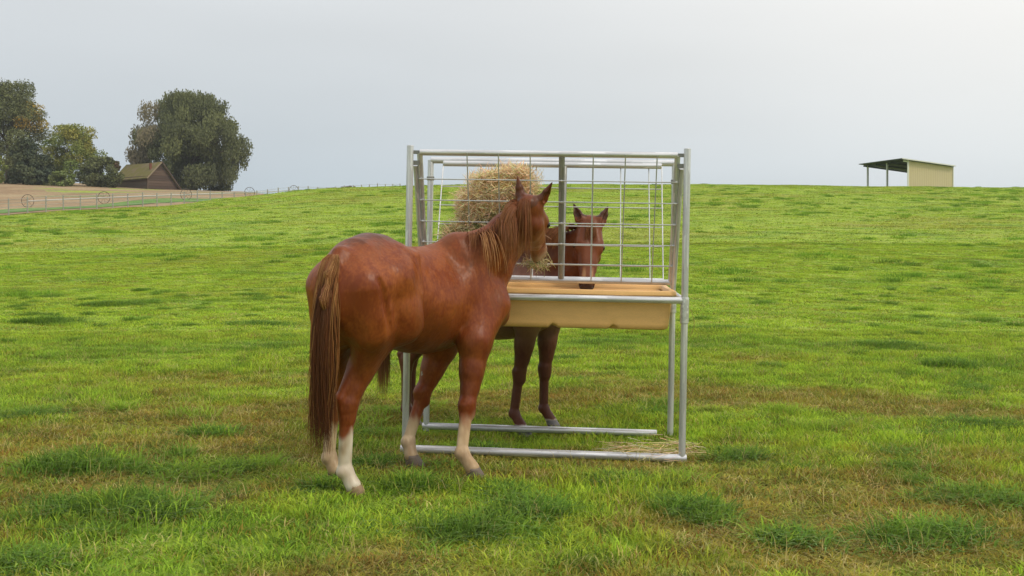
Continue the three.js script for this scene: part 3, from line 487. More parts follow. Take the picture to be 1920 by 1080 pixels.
  for (let i = 0; i < 580; i++) {
    const t = Math.pow(r(), 0.62) * 0.84 + 0.10, lockT = Math.round(t * 34) / 34 + (r() - 0.5) * 0.012, tt = clamp(lerp(t, lockT, 0.6), 0.03, 1), p = crestLine.getPoint(tt), tn = crestLine.getTangent(tt), side = tn.clone().cross(V(0, 1, 0)).normalize();
    p.addScaledVector(side, (r() - 0.35) * 0.022); const dir = side.clone().multiplyScalar(0.9 + 0.3 * r()).add(V(0, -0.05, 0)).addScaledVector(tn, (r() - 0.5) * 0.3);
    if (tt > 0.24 && tt < 0.46 && r() < 0.75) continue;
    const len = (tt > 0.9 ? lerp(0.12, 0.24, r()) : tt > 0.48 ? lerp(0.24, 0.42, r()) : tt > 0.2 ? lerp(0.07, 0.16, r()) : lerp(0.12, 0.22, r())) * (0.85 + 0.3 * N3(lockT * 30, 0, 1));
    const g = clamp(0.5 + N3(lockT * 40, 3, 1) * 1.4 + (r() - 0.5) * 0.5, 0, 1), c0 = mixc(AUBURN, BARK, r() * 0.6), c1 = mixc(mixc(AUBURN, BLOND, 0.1), BLOND, g * (tt > 0.55 ? 0.42 : 0.25));
    locks.push({ pts: growLock(H, p, dir, len, 12, 0.003 + 0.009 * r(), 0.28, 0.055, r), w: lerp(0.0013, 0.0027, r()), c0, c1 });
  }
  for (let i = 0; i < 34; i++) { // the pale lock from the base of the mane
    const p = crestLine.getPoint(0.21 + r() * 0.13), tn = crestLine.getTangent(0.3), side = tn.clone().cross(V(0, 1, 0)).normalize(); p.addScaledVector(side, 0.01 + (r() - 0.5) * 0.02);
    const pts = growLock(H, p, side.clone().multiplyScalar(0.9).addScaledVector(tn, 0.12 + 0.2 * r()), lerp(0.18, 0.40, r()), 12, 0.006 + 0.008 * r(), 0.22, 0.05, r); locks.push({ pts, w: lerp(0.0016, 0.003, r()), c0: mixc(AUBURN, BARK, 0.3 * r()), c1: mixc(BLOND, AUBURN, r() * 0.6) });
  }
  for (let i = 0; i < 130; i++) { // hair from the poll falls down over the nape and the back of the cheek
    const q = r(), p = H.h(0.01, -0.10 - 0.05 * r(), lerp(-0.06, 0.02, q)), out = H.u.clone().multiplyScalar(-0.8).addScaledVector(H.n, 0.25); for (let k = 0; k < 60 && H.sdf(p.x, p.y, p.z) < 0.003; k++) p.addScaledVector(out, 0.004);
    locks.push({ pts: growLock(H, p, V(0, -1, 0).addScaledVector(H.l, (q - 0.5) * 0.5 + (r() - 0.5) * 0.25), lerp(0.16, 0.36, r()), 13, 0.003 + 0.007 * r(), 0.22, 0.045, r), w: lerp(0.0018, 0.0030, r()), c0: mixc(AUBURN, BARK, r() * 0.5), c1: mixc(AUBURN, BLOND, r() * r() * 0.8) });
  }
  mesh('mane', hairGeo(locks), hairMat, H.root);
  const tail = [];
  const lk = Array.from({ length: 46 }, () => [r() * 6.283, Math.sqrt(r()), (r() - 0.5) * 0.05, lerp(0.6, 1.1, r()), r() * 6]);
  for (let i = 0; i < 1900; i++) {
    const K = lk[i % 46], a = K[0] + (r() - 0.5) * 0.5, rr = clamp(K[1] + (r() - 0.5) * 0.22, 0, 1.05), ox = Math.cos(a) * rr, oz = Math.sin(a) * rr, deep = r();
    const start = H.Q(-0.335 - 0.03 * deep, 1.345 - 0.17 * deep, oz * 0.036), pts = [start.clone()], len = lerp(0.5, 0.98, Math.pow(r(), 0.7)) * lerp(0.82, 1.0, K[3]), n = 16, fan = lerp(0.6, 1.25, r());
    const sway = K[2] + (r() - 0.5) * 0.02, ph = K[4] + (r() - 0.5) * 1.2;
    for (let k = 1; k <= n; k++) {
      const t = k / n, y = start.y - len * t + (k < 4 ? 0.015 * (1 - t) : 0), bulge = Math.sin(Math.min(1, t * 1.5) * Math.PI * 0.55), nar = 1 - 0.75 * sstep(0.5, 1, t);
      const p = V(start.x - 0.05 * Math.sin(Math.min(1, t * 4) * 1.57) - ox * 0.034 * bulge * nar + 0.04 * t, y, start.z + oz * (0.022 + 0.017 * bulge * fan * nar) - 0.055 * t + sway * t + 0.014 * t * Math.sin(ph + k * 0.7));
      const s = H.sdf(p.x, p.y, p.z); if (s < 0.006) p.x -= 0.006 - s; pts.push(p);
    }
    const edge = Math.abs(oz) > 0.8 || r() < 0.03, top = deep < 0.35; const c0 = top ? mixc([0.42, 0.22, 0.08], AUBURN, r()) : edge ? mixc(BLOND, AUBURN, 0.3 + r() * 0.7) : mixc(BARK, AUBURN, r() * 0.45);
    tail.push({ pts, w: lerp(0.0013, 0.0027, r()), c0, c1: edge ? mixc(BLOND, AUBURN, 0.4 + 0.6 * r()) : mixc(BARK, AUBURN, r() * 0.6) });
  }
  mesh('tail', hairGeo(tail), hairMat, H.root);
  const wisps = strands(120, 41, (q) => { const c = H.h(0.535, -0.105, (q() - 0.5) * 0.12); return { p: c.add(V((q() - 0.5) * 0.1, -q() * 0.06, (q() - 0.5) * 0.1)), d: V(q() - 0.5, (q() - 0.7), q() - 0.5).normalize(), L: lerp(0.05, 0.13, q()), bend: V(q() - 0.5, q() - 0.5, q() - 0.5).multiplyScalar(0.05) }; }, (q) => hayCol(q, 0.5), 0.0018);
  wisps.applyMatrix4(H.root.matrixWorld); const wm = mesh('hay_mouthful', wisps, vcol(0.8)); tag(wm, 'wisps of green hay hanging from the near horse\'s mouth', 'hay', null, 'stuff');
}
{ // the horse behind the feeder
  const at = [-0.625, -0.06, -8.25], turn = -14 * RAD;
  const ROAN = [0.30, 0.155, 0.115], ROAN_D = [0.17, 0.085, 0.065], HEADC = [0.135, 0.040, 0.016], DARKLEG = [0.092, 0.030, 0.018];
  const coat = ({ x, y, z, leg, hu, hn, hs, onHead }) => {
    const n = N3(x * 3, y * 3, z * 3 + 5), f = N3(x * 30, y * 14, z * 30) * 0.6 + N3(x * 80, y * 40, z * 80) * 0.5; let c = mixc(ROAN, ROAN_D, clamp(0.4 + n + f * 0.6, 0, 1));
    c = mixc(c, HEADC, sstep(0.98, 1.16, x + 0.1 * n)); if (leg) { c = mixc(c, mixc(DARKLEG, [0.12, 0.04, 0.02], clamp(0.4 + f, 0, 1)), 1 - sstep(0.62, 0.86, y + 0.05 * f)); c = mixc(c, [0.5, 0.42, 0.36], 1 - sstep(0.072, 0.085, y + 0.01 * f)); }
    if (onHead) { c = mixc(HEADC, [0.185, 0.058, 0.024], clamp(0.4 + n + f * 0.4, 0, 1)); const st = sstep(0.36, 0.43, hu) * (1 - sstep(0.49, 0.52, hu)) * sstep(0.014, 0.024, hs + 0.006 * f) * (1 - sstep(0.036, 0.05, hs)) * sstep(-0.09, -0.06, hn); c = mixc(c, [0.40, 0.22, 0.11], st * 0.8); c = mixc(c, [0.035, 0.028, 0.026], 0.85 * sstep(0.485, 0.52, hu + 0.01 * f)); if (hu < -0.05 && hs > 0.035) c = mixc(c, [0.03, 0.014, 0.009], 0.7); }
    return c;
  };
  const H = horse('horse', {
    at, turn, scale: 0.965, bend: 0.10, coat, earSize: 1.12, earWide: 1.2,
    legs: [
      { front: true, side: 1, aim: 0.3, j: [[0.86, 0.88, 0.17], [0.795, 0.46, 0.17], [0.755, 0.155, 0.17], [0.815, 0.066, 0.18]], hoof: [0.13, 0.125, 0.13] },
      { front: true, side: -1, aim: 0.3, j: [[0.93, 0.88, -0.16], [0.905, 0.46, -0.14], [0.90, 0.155, -0.14], [0.96, 0.066, -0.14]], hoof: [0.13, 0.125, 0.13] },
      { front: false, side: 1, j: [[0.12, 0.86, 0.185], [-0.17, 0.54, 0.16], [-0.165, 0.155, 0.17], [-0.10, 0.062, 0.175]] },
      { front: false, side: -1, j: [[0.10, 0.86, -0.185], [-0.24, 0.54, -0.16], [-0.25, 0.155, -0.17], [-0.18, 0.062, -0.175]] },
    ],
    crest: [V(0.04, 1.335, -8.12), V(0.20, 1.385, -8.03), V(0.37, 1.41, -7.93), V(0.53, 1.455, -7.78)], crestR: [0.075, 0.05, 0.045, 0.05],
    throat: [V(0.26, 1.05, -8.05), V(0.36, 1.12, -7.96), V(0.46, 1.18, -7.85), V(0.545, 1.28, -7.74)], throatR: [0.14, 0.10, 0.08, 0.065], midR: [0.15, 0.12, 0.10, 0.085],
    poll: P(1108, 418, 7.70), nose: P(1101, 541, 7.50), brow: V(0.04, 0.3, 1), ear: [[-0.9, 0.1, 0.34, 0.2, 0.8, 0.7], [-0.9, 0.05, 0.42, -0.1, 0.8, 0.5]],
  });
  tag(H.root, 'reddish roan horse with dark legs eating from the trough behind the feeder', 'horse', 'horses at the feeder');
  const r = rng(202), locks = [];
  const crestLine = new THREE.CatmullRomCurve3([...H.crest.map((c, i) => { const t = H.throat[i].clone().sub(c).normalize(); return c.clone().addScaledVector(t, -[0.06, 0.047, 0.042, 0.045][i]); }), H.h(0.0, 0.02, 0)]);
  for (let i = 0; i < 620; i++) {
    const t = 0.04 + r() * 0.74, lt = Math.round(t * 26) / 26, tt = clamp(lerp(t, lt, 0.6), 0.03, 1), p = crestLine.getPoint(tt), tn = crestLine.getTangent(tt), side = tn.clone().cross(V(0, 1, 0)).normalize();
    locks.push({ pts: growLock(H, p, side.clone().add(V(0, 0.25, 0)).addScaledVector(tn, (r() - 0.5) * 0.3), lerp(0.15, 0.33, r()), 10, 0.006 + 0.008 * r(), 0.22, 0.03, r), w: lerp(0.0018, 0.0032, r()), c0: mixc(AUBURN, BARK, r() * 0.7), c1: mixc(AUBURN, BLOND, clamp(0.15 + 0.6 * N3(lt * 30, 1, 1), 0, 0.6)) });
  }
  for (let i = 0; i < 160; i++) { const s = (r() - 0.5) * 0.07, p = H.h(0.0 + r() * 0.03, 0.015, s); locks.push({ pts: growLock(H, p, H.u.clone().addScaledVector(H.n, 0.2).addScaledVector(H.l, s * 4 + (r() - 0.5) * 0.2), lerp(0.05, 0.14, r()), 8, 0.004, 0.12, 0.02, r), w: 0.0023, c0: AUBURN, c1: mixc(AUBURN, BLOND, r() * 0.3) }); }
  mesh('mane', hairGeo(locks), hairMat, H.root);
  const tail = [];
  for (let i = 0; i < 420; i++) {
    const a = r() * 6.283, rr = Math.sqrt(r()), ox = Math.cos(a) * rr, oz = Math.sin(a) * rr, deep = r(), start = H.Q(-0.37 - 0.03 * deep, 1.30 - 0.16 * deep, oz * 0.035), pts = [start.clone()], len = lerp(0.6, 0.95, r()), n = 12;
    for (let k = 1; k <= n; k++) { const t = k / n, bl = Math.sin(Math.min(1, t * 1.5) * 1.7); const p = V(start.x - 0.05 * Math.sin(Math.min(1, t * 4) * 1.57) - ox * 0.045 * bl, start.y - len * t, start.z + oz * (0.03 + 0.04 * bl)); pts.push(p); }
    tail.push({ pts, w: 0.0032, c0: mixc(AUBURN, BARK, r()), c1: mixc(AUBURN, BLOND, r() * 0.5) });
  }
  mesh('tail', hairGeo(tail), hairMat, H.root);
}
// ---------------------------------------------------------------- run-in shed on the hill crest
{
  const A = V(40.0, 0, -105), f = 10 * RAD, w = V(Math.cos(f), 0, -Math.sin(f)), d = V(-Math.sin(f), 0, -Math.cos(f));
  const gy = groundH(40, 105), t = base('run_in_shed', A.x, gy - 0.15, A.z); t.rotation.y = f;    // local x along the tan end wall, local -z along the open front
  tag(t, 'open-fronted livestock shed with one tan metal wall on the hill crest', 'shed');
  const tanM = std([0.56, 0.475, 0.29], 0.7), post = std([0.55, 0.57, 0.56], 0.55, { metalness: 0.2 }), dark = std([0.035, 0.05, 0.045], 0.7), trim = std([0.66, 0.67, 0.64], 0.6);
  const front = 2.98, back = 2.40, D = 4.95, L = 8.0, slope = (front - back) / D;
  const top = (x) => front - slope * x, ribs = 20, pos = [], idx = [];
  for (let i = 0; i < ribs; i++) { // each ribbed wall sheet is a part
    const x0 = i * D / ribs, x1 = (i + 1) * D / ribs - 0.004, m = [[x0, 0], [x0 + 0.05, 0], [x0 + 0.065, 0.011], [x0 + 0.1, 0.011], [x0 + 0.115, 0], [x1, 0]], p = [], ix = [];
    m.forEach(([x, z], k) => { p.push(x, 0, z, x, top(x) - 0.06, z); if (k) { const a = k * 2; ix.push(a - 2, a, a - 1, a, a + 1, a - 1); } });
    mesh('wall_sheet', geoFrom(p, ix), tanM, t);
  }
  mesh('corner_trim', box(0.16, front + 0.02, 0.08, -0.02, front / 2, 0.02), trim, t);
  mesh('corner_trim', box(0.08, back, 0.08, D + 0.02, back / 2, 0.02), trim, t);
  for (const [x, z, h] of [[0, -4, front], [0, -L, front], [D, -4, back], [D, -L, back]]) mesh('post', box(0.16, h, 0.16, x, h / 2, z), post, t);
  const roofG = new THREE.BoxGeometry(D + 1.0, 0.07, L + 0.7, 24, 1, 1); roofG.rotateZ(-Math.atan(slope)); roofG.translate(D / 2 - 0.38, (front + back) / 2 + 0.06 + slope * 0.38, -L / 2 - 0.02);
  const roof = mesh('roof', roofG, dark, t);
  for (const z of [0.1, -2.6, -5.4, -L]) { const b = box(D + 0.6, 0.16, 0.08, 0, -0.07, 0); b.rotateZ(-Math.atan(slope)); b.translate(D / 2 - 0.2, (front + back) / 2 - 0.02, z === 0.1 ? -0.06 : z); mesh('rafter', b, z === 0.1 ? trim : dark, roof); }
  mesh('eave_beam', box(0.1, 0.16, L, D - 0.02, back - 0.12, -L / 2 - 0.06), post, roof);
  mesh('eave_beam', box(0.1, 0.14, L, 0.02, front - 0.10, -L / 2 - 0.06), dark, roof);
  const ft = box(D + 1.0, 0.10, 0.03, 0, 0, 0); ft.rotateZ(-Math.atan(slope)); ft.translate(D / 2 - 0.38, (front + back) / 2 + 0.055 + slope * 0.38, 0.35); mesh('edge_trim', ft, trim, roof);
}
// ---------------------------------------------------------------- old mossy barn among the trees
{
  const x0 = -57.8, Z0 = 165, f = 50 * RAD, gy = groundH(x0, Z0) - 0.25, t = base('barn', x0, gy, -Z0); t.rotation.y = f;   // local x along the gable, -z along the eave wall
  tag(t, 'weathered brown barn with mossy saltbox roof among the trees', 'barn');
  const board = [[0.105, 0.070, 0.052], [0.125, 0.085, 0.064], [0.085, 0.058, 0.046]].map((c) => std(c, 0.95)), wood2 = [[0.11, 0.083, 0.062], [0.13, 0.098, 0.072]].map((c) => std(c, 0.95));
  const W = 5.5, L = 10, xr = 2.25, hE = 2.35, hA = 4.65, hR = 0.55, r = rng(12);
  const roofY = (x) => x < xr ? lerp(hE, hA, x / xr) : lerp(hA, hR, (x - xr) / (W - xr));
  for (let i = 0; i < 11; i++) { // horizontal gable boards with open joints
    const y0 = i * 0.42, y1 = Math.min(y0 + 0.395, hA - 0.06); if (y0 > hA - 0.1) break; const ins = (y) => [y < hE ? 0 : xr * (y - hE) / (hA - hE), y < hR ? W : W - (W - xr) * (y - hR) / (hA - hR)];
    const [a0, b0] = ins(y0), [a1, b1] = ins(y1), s = new THREE.Shape([new THREE.Vector2(a0, y0), new THREE.Vector2(b0, y0), new THREE.Vector2(b1, y1), new THREE.Vector2(a1, y1)]);
    mesh('gable_board', new THREE.ExtrudeGeometry(s, { depth: 0.05 + r() * 0.03, bevelEnabled: false }), board[Math.floor(r() * 3)], t);
  }
  for (let i = 0; i < 6; i++) mesh('wall_board', box(0.06 + r() * 0.03, 0.375, L - 0.1, -0.02, 0.2 + i * 0.4, -L / 2), wood2[i % 2], t);
  mesh('inner_wall', box(0.08, hE - 0.1, L - 0.2, 0.1, hE / 2 - 0.05, -L / 2), board[2], t);
  mesh('corner_post', box(0.16, hE, 0.16, -0.03, hE / 2, 0.02), board[1], t);
  // mossy shingle roof with uneven colour, sagging a little
  const side = (xa, ya, xb, yb) => { const p = [], c = [], ix = [], nx = 14, nz = 30; for (let layer = 0; layer < 2; layer++) for (let j = 0; j <= nz; j++) for (let i = 0; i <= nx; i++) { const u = i / nx, v = j / nz, z = 0.45 - v * (L + 0.8), x = lerp(xa, xb, u), y = lerp(ya, yb, u) - (layer ? 0.14 : 0) - 0.07 * Math.sin(v * 3.1) + 0.03 * N3(x * 3, z * 3, 1); p.push(x, y, z); const n = N3(x * 1.3, z * 1.3, 4) + 0.6 * N3(x * 5, z * 5, 2); c.push(...mixc([0.155, 0.14, 0.035], [0.19, 0.145, 0.085], sstep(-0.2, 0.6, n))); }
    const o = (nx + 1) * (nz + 1); for (let l = 0; l < 2; l++) for (let j = 0; j < nz; j++) for (let i = 0; i < nx; i++) { const a = l * o + j * (nx + 1) + i; ix.push(a, a + 1, a + nx + 1, a + 1, a + nx + 2, a + nx + 1); }
    for (let i = 0; i < nx; i++) ix.push(i, i + o, i + 1, i + 1, i + o, i + o + 1); return geoFrom(p, ix, c); };
  const roof = mesh('roof', side(-0.35, hE - 0.30, xr, hA + 0.1), vcol(1), t);
  mesh('roof_slope', side(W + 0.25, hR - 0.2, xr, hA + 0.1), vcol(1), roof);
  const barge = std([0.25, 0.20, 0.13], 0.9), bar = (xa, ya, xb, yb) => { const L2 = Math.hypot(xb - xa, yb - ya), g = box(L2, 0.2, 0.07); g.rotateZ(Math.atan2(yb - ya, xb - xa)); g.translate((xa + xb) / 2, (ya + yb) / 2, 0.5); return g; };
  mesh('bargeboard', bar(-0.38, hE - 0.36, xr, hA + 0.06), barge, roof); mesh('bargeboard', bar(xr, hA + 0.06, W + 0.28, hR - 0.26), board[2], roof);
  mesh('chimney', box(0.30, 0.95, 0.30, 1.15, 4.0, -1.1), std([0.20, 0.075, 0.045], 0.95), roof);
}
// ---------------------------------------------------------------- rail fence along the field edge
{
  const t = base('wire_fence', fenceX(77), groundH(fenceX(77), 77), -77); tag(t, 'long pale post and wire fence between pasture and stubble', 'fence');
  const pm = std([0.34, 0.33, 0.30], 0.9), wm = std([0.36, 0.36, 0.33], 0.6, { metalness: 0.3 }), r = rng(5), o = t.position, pts = [];
  for (let k = -3; k <= 33; k++) { const Z = 77 + k * 1.47, x = fenceX(Z), y = groundH(x, Z), h = 1.22 + (r() - 0.5) * 0.1, lx = (r() - 0.5) * 0.05; pts.push(V(x, y, -Z)); mesh('post', pipe(V(x, y - 0.1, -Z).sub(o), V(x + lx, y + h, -Z).sub(o), 0.055, 8), pm, t); }
  for (let w = 0; w < 4; w++) { const h = 0.32 + w * 0.275, g = []; for (let i = 0; i < pts.length - 1; i++) g.push(pipe(pts[i].clone().sub(o).add(V(0.05, h, 0.05)), pts[i + 1].clone().sub(o).add(V(0.05, h, 0.05)), 0.016, 4, false)); mesh('wire', mergeGeometries(g), wm, t); }
}
{ // a short stretch of old pole rails on the skyline
  const t = base('pole_rails', -23, groundH(-23, 122), -122); tag(t, 'broken run of dark wooden rails on the skyline left of the feeder', 'fence');
  const m = std([0.14, 0.13, 0.115], 0.95), q = (px, py) => P(px, py, 122).sub(t.position);
  for (const [a, b, r] of [[[596, 356], [630, 352.5], 0.12], [[612, 354.5], [629, 353], 0.10], [[639, 351.5], [656, 350], 0.11], [[640, 354], [655, 352.5], 0.07], [[662, 350], [667, 351], 0.1], [[663, 355], [675, 352.5], 0.10], [[583, 357], [588, 356], 0.08]]) mesh('rail', pipe(q(...a), q(...b), r, 7), m, t);
  for (const [px, y0, r] of [[595, 354, 0.11], [630, 352, 0.12], [613, 354, 0.09], [657, 348, 0.2], [664, 349, 0.1]]) mesh('post', pipe(q(px, y0), q(px, y0 + 24), r, 8), m, t);
}
// ---------------------------------------------------------------- wheel-line irrigation: steel wheels on one long axle pipe
{
  const spots = [[52, 95], [195, 100], [349, 105], [468, 115], [551, 121]].map(([px, Z]) => { const x = (px - 960) / F * Z; return V(x, groundH(x, Z) + 0.6, -Z); });
  const t = base('wheel_line', spots[0].x, spots[0].y - 0.6, spots[0].z); tag(t, 'irrigation line of spoked steel wheels on a pipe behind the fence', 'sprinkler line');
  const m = std([0.09, 0.07, 0.055], 0.8), pm = std([0.5, 0.5, 0.47], 0.6, { metalness: 0.3 });
  spots.forEach((s, i) => {
    const dir = spots[Math.min(i + 1, 4)].clone().sub(spots[Math.max(0, i - 1)]).normalize(), c = s.clone().sub(t.position); if (i === 4) c.y = P(551, 357, 121).y - t.position.y; if (i === 3) c.y = P(468, 361, 115).y - t.position.y;
    const ang = [0.9, 0.75, 0.7, 0.6, 0.75][i];
    const rim = new THREE.TorusGeometry(0.58, 0.027, 7, 36); rim.rotateY(ang); rim.translate(c.x, c.y, c.z); const wh = mesh('wheel', rim, m, t);
    const g = []; for (let k = 0; k < 8; k++) { const a = k * Math.PI / 4 + i; const p = pipe(V(0, 0, 0), V(Math.cos(a) * 0.58, Math.sin(a) * 0.58, 0), 0.012, 4); p.rotateY(ang); p.translate(c.x, c.y, c.z); g.push(p); } mesh('spokes', mergeGeometries(g), m, wh);
    if (i) { const p = spots[i - 1].clone().sub(t.position); if (i === 4) p.y = P(468, 361, 115).y - t.position.y; mesh('axle_pipe', pipe(p, c, 0.05, 8), pm, t); }
  });
}

scene.fog = new THREE.FogExp2(new THREE.Color().setRGB(0.80, 0.86, 0.92), 0.0003);   // thin damp air
// ---------------------------------------------------------------- trees: trunk, limbs and a crown of many leaf-sized faces in uneven clumps
const barkMat = std([0.10, 0.08, 0.06], 1);
function tree(name, label, px, Z, yTop, wPx, o) {
  const x = (px - 960) / F * Z, gy = groundH(x, Z), H = EYE + (HZ - yTop) / F * Z - gy, Rw = wPx / 2 / F * Z, r = rng(o.seed), t = base(name, x, gy, -Z);
  tag(t, label, o.shrub ? 'shrub' : 'tree', o.group);
  const limbs = [], pos = [], col = [], idx = [], clumps = [], lo = o.lo ?? 0.12;
  const th = H * (o.shrub ? 0.3 : 0.42), tr = o.trunk ?? Math.max(0.08, H * 0.022);
  const g0 = new THREE.CylinderGeometry(tr * 0.55, tr * 1.25, th + 0.4, 9); g0.translate(0, th / 2 - 0.2, 0); limbs.push(g0);
  for (let i = 0; i < o.clumps; i++) { // clump centres spread through the crown's volume, more of them near its skin
    let p; for (let k = 0; k < 40; k++) { const a = r() * 6.283, v = r(), e = Math.pow(r(), 0.42), prof = o.profile(v); p = V(Math.cos(a) * e * prof * Rw, (lo + v * (1 - lo)) * H, Math.sin(a) * e * prof * Rw * 0.8); if (clumps.every((c) => c.p.distanceTo(p) > c.s * 0.45)) break; }
    const s = Rw * lerp(o.size[0], o.size[1], r()); p.y = Math.min(p.y, H - s * 0.55); clumps.push({ p, s, tone: r(), side: p.x / Rw });
    if (i % 3 === 0) { const b = V(0, Math.min(th, p.y * 0.75) * lerp(0.5, 1, r()), 0); limbs.push(pipe(b, p, Math.max(0.03, tr * 0.22), 5, false)); }
  }
  for (const c of clumps) {
    const n = Math.round(o.leaves * (c.s / Rw) ** 2 / (o.size[1] ** 2)), base0 = o.colour(c, r);
    for (let k = 0; k < n; k++) {
      const q = V(r() * 2 - 1, r() * 2 - 1, r() * 2 - 1); if (q.length() > 1) q.normalize().multiplyScalar(0.6 + 0.4 * r()); q.multiplyScalar(1 + 0.35 * N3(q.x * 2 + c.p.x, q.y * 2, q.z * 2 + c.p.z));
      const p = c.p.clone().add(q.multiply(V(c.s, c.s * (o.flat ?? 0.8), c.s))); let L = o.leaf * lerp(0.6, 1.4, r()), d = V(r() - 0.5, r() - 0.5, r() - 0.5).normalize();
      if (o.weep) { p.y -= r() * o.weep; d.set((r() - 0.5) * 0.6, -1, (r() - 0.5) * 0.6).normalize(); L *= 1.7; } if (p.y < 0.15) p.y = 0.15 + r() * 0.4;
      const e = V(r() - 0.5, r() - 0.5, r() - 0.5).cross(d).normalize().multiplyScalar(L * (o.weep ? 0.28 : 0.42)), b0 = pos.length / 3; d.multiplyScalar(L);
      pos.push(p.x - d.x * 0.5, p.y - d.y * 0.5, p.z - d.z * 0.5, p.x + e.x, p.y + e.y, p.z + e.z, p.x + d.x * 0.5, p.y + d.y * 0.5, p.z + d.z * 0.5, p.x - e.x, p.y - e.y, p.z - e.z); idx.push(b0, b0 + 1, b0 + 2, b0, b0 + 2, b0 + 3);
      const f = lerp(0.82, 1.2, r()), cc = base0.map((v) => v * f); for (let m = 0; m < 4; m++) col.push(...cc);
    }
  }
  mesh('trunk', mergeGeometries(limbs.map((g) => { const q = g.index ? g.toNonIndexed() : g; q.deleteAttribute('uv'); return q; })), barkMat, t);
  mesh('crown', geoFrom(pos, idx, col), vcol(0.9), t);
  return t;
}
const dome = (v) => Math.sqrt(Math.max(0.02, 1 - Math.pow(Math.max(0, v - 0.25) / 0.78, 2.2))) * (0.82 + 0.18 * sstep(0, 0.3, v));
const spire = (v) => 0.25 + 0.75 * Math.pow(1 - v, 0.8) * (0.6 + 0.4 * sstep(0, 0.2, v));
const round = (v) => Math.sqrt(Math.max(0.05, 1 - Math.pow(v * 2 - 1, 2) * 0.93));
const OLV = [0.090, 0.105, 0.042], OLV2 = [0.175, 0.195, 0.075], BLUEG = [0.058, 0.085, 0.050], YEL = [0.36, 0.32, 0.06], LTG = [0.165, 0.225, 0.055], ORG = [0.36, 0.22, 0.035], RUST = [0.17, 0.10, 0.055], GREYB = [0.24, 0.205, 0.135];
tree('willow_tree', 'broad dark willow tree to the right of the barn', 354, 176, 174, 208, { seed: 3, clumps: 130, leaves: 1500, size: [0.11, 0.25], leaf: 0.20, lo: 0.06, weep: 1.5, profile: dome, trunk: 0.5, colour: (c, r) => c.side < -0.5 && c.p.y > 4 && r() < 0.8 ? mixc(GREYB, OLV2, r() * 0.4) : mixc(OLV, OLV2, Math.pow(c.tone, 2) * 0.9) });
tree('tall_tree', 'tallest tree at the left edge, grey-green with one orange patch', 16, 168, 156, 205, { seed: 8, clumps: 120, leaves: 900, size: [0.12, 0.26], leaf: 0.22, lo: 0.10, profile: (v) => Math.pow(1 - v, 0.55) * 0.85 + 0.2, trunk: 0.45, colour: (c, r) => c.side > 0.38 && c.p.y > 9.0 && c.p.y < 13 && r() < 0.75 ? mixc(ORG, YEL, r()) : mixc(OLV, OLV2, 0.35 + 0.6 * c.tone) });
tree('broadleaf_tree', 'yellow-green tree between the tallest tree and the barn', 133, 162, 236, 128, { seed: 9, clumps: 70, leaves: 640, size: [0.14, 0.28], leaf: 0.22, lo: 0.08, profile: (v) => Math.pow(1 - v, 0.6) * 0.8 + 0.28, colour: (c, r) => mixc(LTG, YEL, clamp(c.tone * 0.8 * (c.p.y > 3 ? 1 : 0.35), 0, 1)) });
tree('conifer', 'dark blue-green conifer in front of the tallest tree', 44, 156, 262, 74, { seed: 15, clumps: 55, leaves: 320, size: [0.2, 0.32], leaf: 0.30, lo: 0.05, profile: spire, colour: (c) => mixc(BLUEG, OLV, c.tone) });
tree('conifer', 'low dark conifer at the foot of the yellow-green tree', 80, 157, 292, 54, { seed: 16, clumps: 40, leaves: 260, size: [0.2, 0.34], leaf: 0.28, lo: 0.05, profile: spire, colour: (c) => mixc(BLUEG, OLV, c.tone) });
tree('leafy_shrub', 'light green shrub cut off by the left picture edge', -2, 154, 292, 28, { seed: 17, shrub: true, clumps: 26, leaves: 200, size: [0.25, 0.4], leaf: 0.26, lo: 0.05, profile: round, group: 'shrubs before the trees', colour: (c) => mixc(LTG, YEL, c.tone * 0.5) });
tree('leafy_shrub', 'small pale green shrub in front of the yellow-green tree', 113, 153, 322, 44, { seed: 18, shrub: true, clumps: 26, leaves: 200, size: [0.22, 0.36], leaf: 0.24, lo: 0.05, profile: round, group: 'shrubs before the trees', colour: (c) => mixc(LTG, OLV2, c.tone * 0.7) });
tree('leafy_shrub', 'dark olive shrub touching the left side of the barn', 190, 158, 296, 74, { seed: 19, shrub: true, clumps: 44, leaves: 230, size: [0.2, 0.34], leaf: 0.28, lo: 0.04, profile: round, group: 'shrubs before the trees', colour: (c) => mixc(OLV, OLV2, c.tone * 0.8) });
tree('leafy_shrub', 'rust tinged shrub right against the barn wall', 216, 160, 303, 26, { seed: 20, shrub: true, clumps: 26, leaves: 170, size: [0.25, 0.4], leaf: 0.26, lo: 0.04, profile: round, group: 'shrubs before the trees', colour: (c) => mixc(RUST, OLV, c.tone * 0.8) });
tree('leafy_shrub', 'dull green shrub between the two dark conifers', 62, 154, 315, 40, { seed: 21, shrub: true, clumps: 24, leaves: 180, size: [0.25, 0.4], leaf: 0.26, lo: 0.05, profile: round, group: 'shrubs before the trees', colour: (c) => mixc(BLUEG, OLV2, c.tone * 0.6) });
